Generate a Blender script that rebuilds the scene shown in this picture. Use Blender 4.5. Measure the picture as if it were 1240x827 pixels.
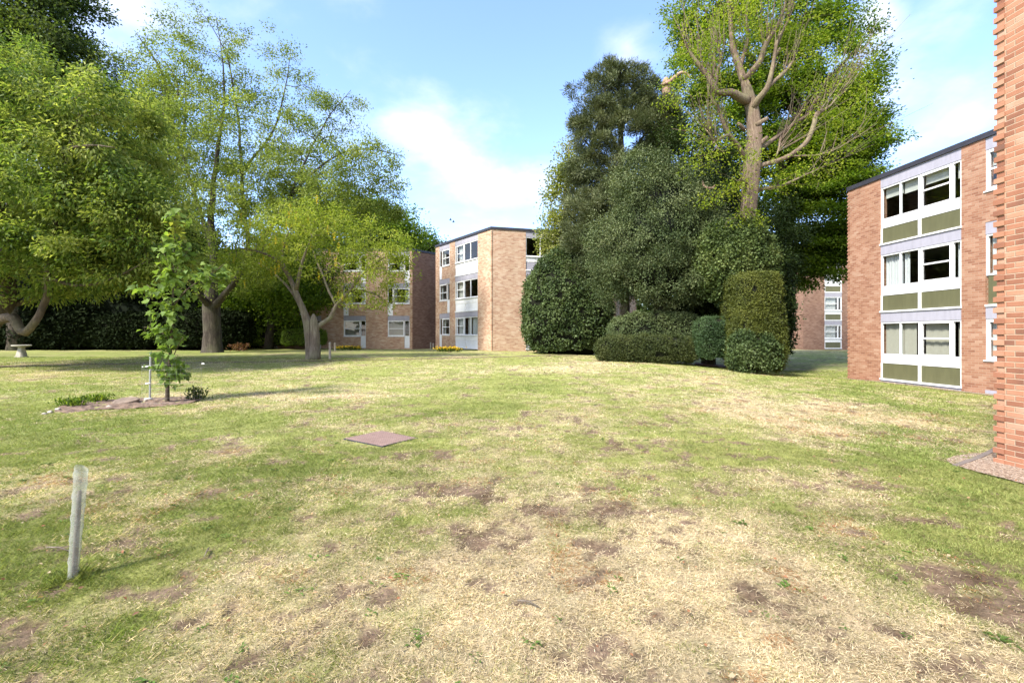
import bpy, math, random
import numpy as np
from mathutils import Vector

# ------------------------------------------------------------------ camera, sky, sun, exposure
SC = bpy.context.scene
for o in list(bpy.data.objects):
    bpy.data.objects.remove(o)
COL = SC.collection
F, CX, HY, EYE = 585.0, 620.0, 406.0, 1.6          # focal length and horizon of the photograph, in its pixels

cam = bpy.data.cameras.new('camera')
cam.sensor_width = 36.0
cam.lens = F / 1240 * 36
cam.shift_y = -(413.5 - HY) / 1240
cam.clip_start, cam.clip_end = 0.05, 3000
camo = bpy.data.objects.new('camera', cam)
camo.location = (0, 0, EYE)
camo.rotation_euler = (math.radians(90), 0, 0)
COL.objects.link(camo)
SC.camera = camo

SUN_DIR = Vector((-0.72, -0.69, 0)).normalized()      # towards the sun, on the ground
SUN_EL = math.radians(47)
sl = bpy.data.lights.new('sun', 'SUN')
sl.energy = 2.8
sl.angle = math.radians(8.0)
sl.color = (1.0, 0.95, 0.87)
so = bpy.data.objects.new('sun', sl)
sd = Vector((SUN_DIR.x * math.cos(SUN_EL), SUN_DIR.y * math.cos(SUN_EL), math.sin(SUN_EL)))
so.rotation_euler = sd.to_track_quat('Z', 'Y').to_euler()
so.location = (-30, -30, 40)
COL.objects.link(so)

SC.view_settings.view_transform = 'Standard'
SC.view_settings.look = 'None'
SC.view_settings.gamma = 1
SC.view_settings.use_curve_mapping = False
SC.view_settings.exposure = 1.92
SC.cycles.max_bounces = 6
SC.cycles.transparent_max_bounces = 12
SC.cycles.use_denoising = True


class NT:
    """small wrapper to write node trees quickly"""
    def __init__(self, tree):
        self.t = tree
        tree.nodes.clear()

    def n(self, typ, ins=None, **props):
        nd = self.t.nodes.new(typ)
        for k, v in props.items():
            setattr(nd, k, v)
        for k, v in (ins or {}).items():
            s = nd.inputs[k]
            if isinstance(v, bpy.types.NodeSocket):
                self.t.links.new(v, s)
            else:
                s.default_value = v
        return nd

    def m(self, op, a, b=0.0, c=None, clamp=False):
        nd = self.t.nodes.new('ShaderNodeMath')
        nd.operation = op
        nd.use_clamp = clamp
        for i, v in enumerate((a, b, c)):
            if v is None:
                continue
            if isinstance(v, bpy.types.NodeSocket):
                self.t.links.new(v, nd.inputs[i])
            else:
                nd.inputs[i].default_value = v
        return nd.outputs[0]

    def mix(self, fac, a, b, blend='MIX'):
        nd = self.t.nodes.new('ShaderNodeMix')
        nd.data_type = 'RGBA'
        nd.blend_type = blend
        for i, v in ((0, fac), (6, a), (7, b)):
            if isinstance(v, bpy.types.NodeSocket):
                self.t.links.new(v, nd.inputs[i])
            else:
                nd.inputs[i].default_value = v if i == 0 else (*v[:3], 1)
        return nd.outputs[2]

    def ramp(self, fac, stops):
        nd = self.t.nodes.new('ShaderNodeValToRGB')
        self.t.links.new(fac, nd.inputs[0])
        e = nd.color_ramp.elements
        while len(e) < len(stops):
            e.new(0.5)
        for el, (p, c) in zip(e, stops):
            el.position = p
            el.color = (*c[:3], 1) if hasattr(c, '__len__') else (c, c, c, 1)
        return nd.outputs[0]

    def link(self, a, b):
        self.t.links.new(a, b)


world = bpy.data.worlds.new('World')
SC.world = world
world.use_nodes = True
w = NT(world.node_tree)
tc = w.n('ShaderNodeTexCoord')
sky = w.n('ShaderNodeTexSky', sky_type='NISHITA', sun_disc=False, sun_elevation=SUN_EL,
          sun_rotation=math.atan2(SUN_DIR.x, SUN_DIR.y), air_density=1.0, dust_density=1.0, ozone_density=1.3)
d = w.n('ShaderNodeVectorMath', {0: tc.outputs['Generated']}, operation='NORMALIZE').outputs[0]
sep = w.n('ShaderNodeSeparateXYZ', {0: d})
den = w.m('MAXIMUM', w.m('ADD', sep.outputs[2], 0.22), 0.06)
flat = w.n('ShaderNodeCombineXYZ', {0: w.m('DIVIDE', sep.outputs[0], den), 1: w.m('DIVIDE', sep.outputs[1], den), 2: 0.3})
nz = w.n('ShaderNodeTexNoise', {'Vector': flat.outputs[0], 'Scale': 2.6, 'Detail': 9.0, 'Roughness': 0.55, 'Distortion': 0.15})
nz2 = w.n('ShaderNodeTexNoise', {'Vector': flat.outputs[0], 'Scale': 0.8, 'Detail': 4.0, 'Roughness': 0.5})
# where the cloud banks lie: centre direction (as seen in the photograph), angular radius, weight
BANKS = [(500, 165, .14, .47), (560, 215, .17, .48), (610, 255, .18, .36), (440, 130, .10, .35), (150, -6, .10, .38), (250, 90, .10, .25),
         (760, 58, .06, .42), (1062, 14, .04, .6), (1160, 95, .09, .28), (1170, 148, .05, .38), (1110, 190, .10, .15),
         (330, 220, .2, .22), (-300, 50, .5, .4), (1600, 200, .5, .4), (95, 30, .09, .3)]
acc = None
for px, py, rad, wt in BANKS:
    c = Vector(((px - CX) / F, 1.0, -(py - HY) / F)).normalized()
    dist = w.n('ShaderNodeVectorMath', {0: d, 1: tuple(c)}, operation='DISTANCE').outputs['Value']
    v = w.m('MULTIPLY', w.m('SUBTRACT', 1.0, w.m('DIVIDE', dist, rad * 1.5), clamp=True), wt)
    acc = v if acc is None else w.m('MAXIMUM', acc, v)
# elsewhere (outside the picture) scattered cloud, so that the light stays soft
up = w.m('MULTIPLY', w.m('SUBTRACT', 0.25, sep.outputs[1], clamp=True), 0.5, clamp=True)
acc = w.m('MAXIMUM', acc, up)
dens = w.m('ADD', acc, w.m('MULTIPLY', w.m('SUBTRACT', nz.outputs[0], 0.5), 1.25))
dens = w.m('ADD', dens, w.m('MULTIPLY', w.m('SUBTRACT', nz2.outputs[0], 0.5), 0.4))
cf = w.n('ShaderNodeMapRange', {0: dens, 1: 0.16, 2: 0.70, 3: 0.0, 4: 0.85}, interpolation_type='SMOOTHSTEP').outputs[0]
skyc = w.n('ShaderNodeVectorMath', {0: sky.outputs[0], 1: (0.74, 0.775, 0.93)}, operation='MULTIPLY').outputs[0]
cloud = w.mix(cf, skyc, (2.6, 2.68, 2.8))
bg = w.n('ShaderNodeBackground', {0: cloud, 1: 0.15})
wo = w.n('ShaderNodeOutputWorld', {0: bg.outputs[0]})


# ------------------------------------------------------------------ geometry helpers
def P(px, py, Y):
    return np.array(((px - CX) / F * Y, Y, EYE - (py - HY) / F * Y))


def hash3(ix, iy, iz, seed):
    h = (ix * 374761393 + iy * 668265263 + iz * 2147483647 + seed * 1274126177) & 0xFFFFFFFF
    h = ((h ^ (h >> 13)) * 1274126177) & 0xFFFFFFFF
    h = h ^ (h >> 16)
    return (h & 0xFFFF) / 65535.0


def vnoise(p, scale=1.0, seed=0):
    p = np.asarray(p, float) / scale
    if p.shape[-1] == 2:
        p = np.concatenate([p, np.zeros(p.shape[:-1] + (1,))], -1)
    i = np.floor(p).astype(np.int64)
    f = p - i
    f = f * f * (3 - 2 * f)
    r = 0
    for dx in (0, 1):
        for dy in (0, 1):
            for dz in (0, 1):
                wgt = (f[..., 0] if dx else 1 - f[..., 0]) * (f[..., 1] if dy else 1 - f[..., 1]) * (f[..., 2] if dz else 1 - f[..., 2])
                r = r + wgt * hash3(i[..., 0] + dx, i[..., 1] + dy, i[..., 2] + dz, seed)
    return r


def fbm(p, scale=1.0, seed=0, octv=4, rough=0.5):
    a, s, t, r = 1.0, scale, 0.0, 0.0
    for k in range(octv):
        r = r + a * vnoise(p, s, seed + 17 * k)
        t += a
        a *= rough
        s *= 0.5
    return r / t


def norm(v):
    return v / np.maximum(np.linalg.norm(v, axis=-1, keepdims=True), 1e-9)


def np_mesh(name, verts, faces, mat, parent=None, cols=None, smooth=False, origin=(0, 0, 0), uvs=None):
    """faces: (N,3) or (N,4) array"""
    me = bpy.data.meshes.new(name)
    verts = np.asarray(verts, np.float32) - np.asarray(origin, np.float32)
    faces = np.asarray(faces, np.int32)
    n, k = faces.shape
    me.vertices.add(len(verts))
    me.vertices.foreach_set('co', verts.ravel())
    me.loops.add(n * k)
    me.loops.foreach_set('vertex_index', faces.ravel())
    me.polygons.add(n)
    me.polygons.foreach_set('loop_start', np.arange(0, n * k, k, dtype=np.int32))
    if smooth:
        me.polygons.foreach_set('use_smooth', np.ones(n, bool))
    if cols is not None:
        at = me.color_attributes.new('Col', 'FLOAT_COLOR', 'POINT')
        c4 = np.ones((len(verts), 4), np.float32)
        c4[:, :3] = cols
        at.data.foreach_set('color', c4.ravel())
    if uvs is not None:
        uv = me.uv_layers.new(name='UVMap')
        uv.data.foreach_set('uv', np.asarray(uvs, np.float32)[faces.ravel()].ravel())
    me.update(calc_edges=True)
    me.materials.append(mat)
    o = bpy.data.objects.new(name, me)
    COL.objects.link(o)
    if parent is not None:
        o.parent = parent
    return o


def tag(o, label=None, cat=None, group=None, kind=None):
    if label: o['label'] = label
    if cat: o['category'] = cat
    if group: o['group'] = group
    if kind: o['kind'] = kind
    return o


def thing(name, loc, label, cat, group=None):
    o = bpy.data.objects.new(name, None)
    o.empty_display_size = 0.2
    o.location = loc
    COL.objects.link(o)
    return tag(o, label, cat, group)


class MB:
    """collects boxes, tubes and sheets into one mesh (world coordinates)"""
    def __init__(self):
        self.v, self.f, self.uv, self.loop_uv = [], [], [], False

    def hull8(self, pts):
        b = len(self.v)
        self.v += [tuple(p) for p in pts]
        for q in ((0, 3, 2, 1), (4, 5, 6, 7), (0, 1, 5, 4), (1, 2, 6, 5), (2, 3, 7, 6), (3, 0, 4, 7)):
            self.f.append(tuple(b + i for i in q))

    def box(self, x0, x1, y0, y1, z0, z1):
        self.hull8([(x0, y0, z0), (x1, y0, z0), (x1, y1, z0), (x0, y1, z0), (x0, y0, z1), (x1, y0, z1), (x1, y1, z1), (x0, y1, z1)])

    def poly(self, pts):
        b = len(self.v)
        self.v += [tuple(p) for p in pts]
        self.f.append(tuple(range(b, b + len(pts))))

    def tube(self, pts, rad, n=8, cap=True, jitter=0.0, rng=None, twist=0.0):
        pts = np.asarray(pts, float)
        rad = np.broadcast_to(np.asarray(rad, float), (len(pts),))
        t = norm(np.gradient(pts, axis=0))
        ref = np.array((0, 0, 1.0)) if abs(t[0][2]) < 0.9 else np.array((1.0, 0, 0))
        u = norm(np.cross(t[0], ref))
        b0 = len(self.v)
        prof = np.ones(n)
        if jitter and rng is not None:
            prof = 1 + jitter * (rng.random(n) - .5)
        for i in range(len(pts)):
            u = norm(u - t[i] * np.dot(u, t[i]))
            vv = np.cross(t[i], u)
            pr = prof if not jitter else prof * (1 + jitter * .5 * (rng.random(n) - .5))
            for k in range(n):
                a = 2 * math.pi * k / n + twist * i
                self.v.append(tuple(pts[i] + (u * math.cos(a) + vv * math.sin(a)) * rad[i] * pr[k]))
        for i in range(len(pts) - 1):
            for k in range(n):
                a, b = b0 + i * n + k, b0 + i * n + (k + 1) % n
                self.f.append((a, b, b + n, a + n))
        if cap:
            self.f.append(tuple(b0 + k for k in range(n))[::-1])
            self.f.append(tuple(b0 + (len(pts) - 1) * n + k for k in range(n)))

    def build(self, name, mat, parent=None, smooth=False, origin=None, bevel=0.0, uv=None):
        me = bpy.data.meshes.new(name)
        if origin is None:
            origin = (0, 0, 0)
            if parent is not None:
                q, acc = parent, Vector((0, 0, 0))
                while q is not None:
                    acc += q.location
                    q = q.parent
                origin = acc
        og = Vector(origin)
        me.from_pydata([tuple(Vector(p) - og) for p in self.v], [], self.f)
        if uv is not None:
            lay = me.uv_layers.new(name='UVMap')
            for lp in me.loops:
                lay.data[lp.index].uv = uv[lp.vertex_index]
        if smooth:
            me.polygons.foreach_set('use_smooth', [True] * len(me.polygons))
        me.update()
        me.materials.append(mat)
        o = bpy.data.objects.new(name, me)
        COL.objects.link(o)
        if parent is not None:
            o.parent = parent
        else:
            o.location = og
        if bevel:
            md = o.modifiers.new('bevel', 'BEVEL')
            md.width = bevel
            md.segments = 2
            md.limit_method = 'ANGLE'
        return o


def catmull(pts, step=0.3):
    pts = np.asarray(pts, float)
    if len(pts) < 3:
        n = max(2, int(np.linalg.norm(pts[-1][:3] - pts[0][:3]) / step))
        return pts[0] + (pts[-1] - pts[0]) * np.linspace(0, 1, n + 1)[:, None]
    q = np.vstack([2 * pts[0] - pts[1], pts, 2 * pts[-1] - pts[-2]])
    out = []
    for i in range(1, len(q) - 2):
        n = max(2, int(np.linalg.norm(q[i + 1][:3] - q[i][:3]) / step))
        for t in np.linspace(0, 1, n, endpoint=False):
            out.append(.5 * ((2 * q[i]) + (-q[i - 1] + q[i + 1]) * t + (2 * q[i - 1] - 5 * q[i] + 4 * q[i + 1] - q[i + 2]) * t * t
                             + (-q[i - 1] + 3 * q[i] - 3 * q[i + 1] + q[i + 2]) * t ** 3))
    out.append(pts[-1])
    return np.array(out)


# ------------------------------------------------------------------ materials
def newmat(name):
    m = bpy.data.materials.new(name)
    m.use_nodes = True
    return m, NT(m.node_tree)


def out(t, shader, disp=None):
    o = t.n('ShaderNodeOutputMaterial')
    t.link(shader, o.inputs[0])


def plain(name, c, rough=0.6, var=0.12, scale=6.0, metallic=0.0, bump=0.0, spec=0.4, stretch=(1, 1, 1)):
    m, t = newmat(name)
    tcn = t.n('ShaderNodeTexCoord')
    mp = t.n('ShaderNodeMapping', {'Vector': tcn.outputs['Object'], 'Scale': stretch})
    nzz = t.n('ShaderNodeTexNoise', {'Vector': mp.outputs[0], 'Scale': scale, 'Detail': 7.0, 'Roughness': .65})
    lo = [x * (1 - var) for x in c]
    hi = [min(1, x * (1 + var)) for x in c]
    colr = t.ramp(nzz.outputs[0], [(.3, lo), (.7, hi)])
    b = t.n('ShaderNodeBsdfPrincipled', {'Base Color': colr, 'Roughness': rough, 'Metallic': metallic, 'Specular IOR Level': spec})
    if bump:
        bp = t.n('ShaderNodeBump', {'Strength': bump, 'Distance': .02, 'Height': nzz.outputs[0]})
        t.link(bp.outputs[0], b.inputs['Normal'])
    out(t, b.outputs[0])
    return m


def leafmat(name, trans=0.35, rough=0.5, spec=0.3):
    m, t = newmat(name)
    a = t.n('ShaderNodeAttribute', attribute_name='Col')
    b = t.n('ShaderNodeBsdfPrincipled', {'Base Color': a.outputs[0], 'Roughness': rough, 'Specular IOR Level': spec})
    tcol = t.mix(1.0, a.outputs[0], (1.17, 1.2, .62), 'MULTIPLY')
    tr = t.n('ShaderNodeBsdfTranslucent', {0: tcol})
    mx = t.n('ShaderNodeMixShader', {0: trans, 1: b.outputs[0], 2: tr.outputs[0]})
    out(t, mx.outputs[0])
    return m


def brickmat(name, palette, mortar, bump=0.5, tone_scale=1.3):
    m, t = newmat(name)
    uv = t.n('ShaderNodeUVMap', uv_map='UVMap')
    s = t.n('ShaderNodeSeparateXYZ', {0: uv.outputs[0]})
    row = t.m('FLOOR', t.m('DIVIDE', s.outputs[1], .075))
    odd = t.m('MULTIPLY', t.m('FLOORED_MODULO', row, 2.0), .5)
    uu = t.m('ADD', t.m('DIVIDE', s.outputs[0], .225), odd)
    colm = t.m('FLOOR', uu)
    fu = t.m('SUBTRACT', uu, colm)
    fv = t.m('SUBTRACT', t.m('DIVIDE', s.outputs[1], .075), row)
    wn = t.n('ShaderNodeTexWhiteNoise', {'Vector': t.n('ShaderNodeCombineXYZ', {0: colm, 1: row, 2: 0.0}).outputs[0]}, noise_dimensions='3D')
    big = t.n('ShaderNodeTexNoise', {'Vector': uv.outputs[0], 'Scale': tone_scale, 'Detail': 4.0, 'Roughness': .6})
    fac = t.m('ADD', t.m('MULTIPLY', wn.outputs[0], .72), t.m('MULTIPLY', t.m('SUBTRACT', big.outputs[0], .36), 1.0), clamp=True)
    n = len(palette)
    bc = t.ramp(fac, [(i / (n - 1), c) for i, c in enumerate(palette)])
    fine = t.n('ShaderNodeTexNoise', {'Vector': uv.outputs[0], 'Scale': 55.0, 'Detail': 5.0, 'Roughness': .7})
    bc = t.mix(t.m('MULTIPLY', fine.outputs[0], .5), bc, (.7, .62, .55), 'MULTIPLY')
    # joints
    du = t.m('MINIMUM', fu, t.m('SUBTRACT', 1.0, fu))
    dv = t.m('MINIMUM', fv, t.m('SUBTRACT', 1.0, fv))
    mu = t.n('ShaderNodeMapRange', {0: du, 1: .016, 2: .034, 3: 1.0, 4: 0.0}).outputs[0]
    mv = t.n('ShaderNodeMapRange', {0: dv, 1: .05, 2: .10, 3: 1.0, 4: 0.0}).outputs[0]
    jm = t.m('MAXIMUM', mu, mv)
    st = t.n('ShaderNodeTexNoise', {'Vector': uv.outputs[0], 'Scale': .55, 'Detail': 6.0, 'Roughness': .62})
    colr = t.mix(t.m('MULTIPLY', jm, .85), bc, mortar)
    dirt = t.ramp(st.outputs[0], [(.3, (.80, .77, .74)), (.62, (1, 1, 1))])
    colr = t.mix(.7, colr, dirt, 'MULTIPLY')
    b = t.n('ShaderNodeBsdfPrincipled', {'Base Color': colr, 'Roughness': .88, 'Specular IOR Level': .2})
    if bump:
        hgt = t.m('ADD', t.m('MULTIPLY', jm, -1.0), t.m('MULTIPLY', fine.outputs[0], .35))
        bp = t.n('ShaderNodeBump', {'Strength': bump, 'Distance': .008, 'Height': hgt})
        t.link(bp.outputs[0], b.inputs['Normal'])
    out(t, b.outputs[0])
    return m


def barkmat(name, c1, c2, scale=4.0, stretch=(3, 3, .5), bump=.8):
    m, t = newmat(name)
    tcn = t.n('ShaderNodeTexCoord')
    mp = t.n('ShaderNodeMapping', {'Vector': tcn.outputs['Object'], 'Scale': stretch})
    a = t.n('ShaderNodeTexNoise', {'Vector': mp.outputs[0], 'Scale': scale, 'Detail': 9.0, 'Roughness': .7, 'Distortion': .6})
    b2 = t.n('ShaderNodeTexNoise', {'Vector': tcn.outputs['Object'], 'Scale': 1.3, 'Detail': 4.0})
    colr = t.ramp(a.outputs[0], [(.3, [x * .55 for x in c1]), (.5, c1), (.72, c2)])
    colr = t.mix(t.ramp(b2.outputs[0], [(.45, 0.0), (.7, .55)]), colr, (c2[0] * .8, c2[1] * .95, c2[2] * .7))
    b = t.n('ShaderNodeBsdfPrincipled', {'Base Color': colr, 'Roughness': .9, 'Specular IOR Level': .15})
    bp = t.n('ShaderNodeBump', {'Strength': bump, 'Distance': .05, 'Height': a.outputs[0]})
    t.link(bp.outputs[0], b.inputs['Normal'])
    out(t, b.outputs[0])
    return m


M = {}
M['brick_pale'] = brickmat('brick_pale', [(.32, .17, .11), (.44, .26, .17), (.52, .34, .23), (.56, .41, .29), (.62, .48, .36)], (.54, .44, .34))
M['brick_orange'] = brickmat('brick_orange', [(.22, .098, .062), (.295, .142, .088), (.345, .182, .115), (.385, .22, .145), (.43, .28, .195)], (.36, .27, .19))
M['brick_near'] = brickmat('brick_near', [(.17, .090, .062), (.265, .118, .070), (.345, .155, .090), (.395, .195, .115), (.43, .24, .15), (.48, .32, .225)], (.46, .35, .24), bump=.8)
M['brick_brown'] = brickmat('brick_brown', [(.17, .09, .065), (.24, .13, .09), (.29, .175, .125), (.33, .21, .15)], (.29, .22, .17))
M['white'] = plain('white_paint', (.74, .74, .73), .45, .09, 4, stretch=(2, 2, .5))
M['band'] = plain('grey_render_band', (.315, .305, .345), .8, .10, 3.0, stretch=(2, 2, .4))
M['olive'] = plain('olive_panel', (.105, .103, .052), .5, .12, 3.0, stretch=(2, 2, .4))
M['whitepanel'] = plain('white_panel', (.72, .73, .74), .5, .05, 2.0)
M['fascia'] = plain('dark_fascia', (.035, .035, .045), .5, .2, 3)
M['roofing'] = plain('roof_felt', (.10, .10, .10), .9, .2, 3)
M['floor_slab'] = plain('inner_floor', (.16, .14, .12), .9, .1, 3)
M['blind'] = plain('pale_blind', (.55, .53, .48), .9, .08, 4)
M['grille'] = plain('grey_grille', (.45, .45, .45), .5, .1, 4)


def pleatmat(name, c):
    m, t = newmat(name)
    tcn = t.n('ShaderNodeTexCoord')
    nz_ = t.n('ShaderNodeTexNoise', {'Vector': tcn.outputs['Object'], 'Scale': 9.0, 'Detail': 3.0})
    colr = t.mix(nz_.outputs[0], [x * .85 for x in c], c)
    b = t.n('ShaderNodeBsdfPrincipled', {'Base Color': colr, 'Roughness': .9})
    tr = t.n('ShaderNodeBsdfTranslucent', {0: colr})
    mx = t.n('ShaderNodeMixShader', {0: .2, 1: b.outputs[0], 2: tr.outputs[0]})
    out(t, mx.outputs[0])
    return m


M['curtain'] = pleatmat('white_curtain', (.72, .71, .70))
M['curtain_tan'] = pleatmat('tan_vertical_blind', (.50, .46, .38))


def glassmat():
    m, t = newmat('window_glass')
    fr = t.n('ShaderNodeLayerWeight', {'Blend': .5})
    tcn = t.n('ShaderNodeTexCoord')
    nz_ = t.n('ShaderNodeTexNoise', {'Vector': tcn.outputs['Object'], 'Scale': 1.2, 'Detail': 2.0})
    bp = t.n('ShaderNodeBump', {'Strength': .06, 'Distance': .1, 'Height': nz_.outputs[0]})
    gl = t.n('ShaderNodeBsdfGlossy', {'Color': (1, 1, 1, 1), 'Roughness': .01, 'Normal': bp.outputs[0]})
    tr = t.n('ShaderNodeBsdfTransparent', {0: (.80, .84, .83, 1)})
    fac = t.m('ADD', t.m('MULTIPLY', t.m('POWER', fr.outputs['Facing'], 5.0), .9), .07, clamp=True)
    mx = t.n('ShaderNodeMixShader', {0: fac, 1: tr.outputs[0], 2: gl.outputs[0]})
    out(t, mx.outputs[0])
    return m


M['glass'] = glassmat()
M['leaf'] = leafmat('fresh_leaf', .52, .55, .2)
M['leaf_dark'] = leafmat('evergreen_leaf', .22, .55, .2)
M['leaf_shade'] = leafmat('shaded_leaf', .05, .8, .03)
M['needle'] = leafmat('pine_needle', .15, .6, .25)
M['grass'] = leafmat('grass_blade', .30, .6, .2)
M['petal'] = leafmat('petal', .3, .6, .2)
M['bark_grey'] = barkmat('grey_bark', (.15, .12, .09), (.30, .255, .20))
M['bark_brown'] = barkmat('brown_bark', (.085, .065, .047), (.20, .155, .11))
M['bark_dark'] = barkmat('dark_bark', (.055, .045, .035), (.13, .11, .085))
M['bark_pale'] = barkmat('pale_bark', (.165, .118, .082), (.33, .255, .19), scale=6.0, stretch=(4, 4, .45), bump=1.0)
M['inner'] = plain('core_shade', (.012, .013, .008), .95, .5, 30, spec=.05)  # near black, stands in for the shade inside the shrubs
M['bark_pink'] = barkmat('torn_wood', (.30, .18, .135), (.44, .30, .23), scale=5.0)
M['soil'] = plain('dark_soil', (.15, .10, .068), .95, .6, 16, bump=1.0)
M['stone'] = plain('weathered_stone', (.34, .31, .25), .9, .3, 9, bump=.7)
M['wood_grey'] = plain('weathered_wood', (.30, .26, .21), .9, .3, 8, bump=.6, stretch=(1, 1, .15))
M['metal'] = plain('galvanised_metal', (.42, .42, .40), .45, .15, 10, metallic=.7)
M['stake'] = plain('dark_stake', (.16, .13, .11), .8, .3, 10, bump=.5)
M['tie'] = plain('white_tie', (.75, .75, .72), .5, .05, 5)


# ------------------------------------------------------------------ the lie of the land
CTRL = np.array([
    (0, 0, 0), (-2.84, 3.15, 0), (-1.95, 7.4, .02), (-8, 11.2, .05), (0, 12, .10), (0, 18, .28), (0, 24, .45), (-10, 20, .30), (-10, 25, .45),
    (-17, 27, .5), (-12, 32, .55), (-6, 34, .55), (0, 31, .56), (-8, 39, .465), (3, 26, .52), (5, 22, .42), (8.2, 19, .2), (10, 17, .0), (12, 15, -.16),
    (14.4, 20, -.24), (14.8, 14.5, -.22), (12, 23, -.17), (14, 30, -.05), (27, 45, .245), (7, 7, -.19), (7.2, 3, -.15), (5, 5, -.05), (4, 2, 0),
    (3, 9, .05), (8, 11, -.08), (20, 35, .1), (60, 80, .5), (-60, 60, .8), (-40, 20, .5), (0, 80, .6), (-30, 0, .2), (30, -20, -.2), (-20, -20, 0), (0, -20, 0),
    (-6, 42, .48), (14.4, 10, -.22)], float)


def _mq(a, b):
    return np.sqrt(((a[:, None, :] - b[None, :, :]) ** 2).sum(-1) + 4.0)


_A = _mq(CTRL[:, :2], CTRL[:, :2])
_A = np.block([[_A, np.ones((len(CTRL), 1))], [np.ones((1, len(CTRL))), np.zeros((1, 1))]])
_W = np.linalg.solve(_A + np.diag([.05] * len(CTRL) + [0]), np.append(CTRL[:, 2], 0))


def gz(x, y):
    xy = np.stack([np.atleast_1d(np.asarray(x, float)).ravel(), np.atleast_1d(np.asarray(y, float)).ravel()], -1)
    xc = np.clip(xy, [-75, -40], [75, 90])
    r = np.empty(len(xy))
    for i in range(0, len(xy), 40000):
        r[i:i + 40000] = _mq(xc[i:i + 40000], CTRL[:, :2]) @ _W[:-1] + _W[-1]
    far = np.maximum(np.hypot(xy[:, 0], xy[:, 1]) - 90, 0)
    r = r * np.exp(-far / 200)
    bumps = (fbm(xy, 1.7, 5, 3) - .5) * .05
    return (r + bumps).reshape(np.shape(x)) if np.ndim(x) else float(r[0] + bumps[0])


def ground_at(px, py):
    """where the sight line through a pixel of the photograph meets the land"""
    ks = np.geomspace(1.5, 90, 4000)
    X, Z = (px - CX) / F * ks, EYE - (py - HY) / F * ks
    g = gz(X, ks)
    hit = np.nonzero(Z <= g)[0]
    k = hit[0] if len(hit) else len(ks) - 1
    return np.array((X[k], ks[k], g[k]))


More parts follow.
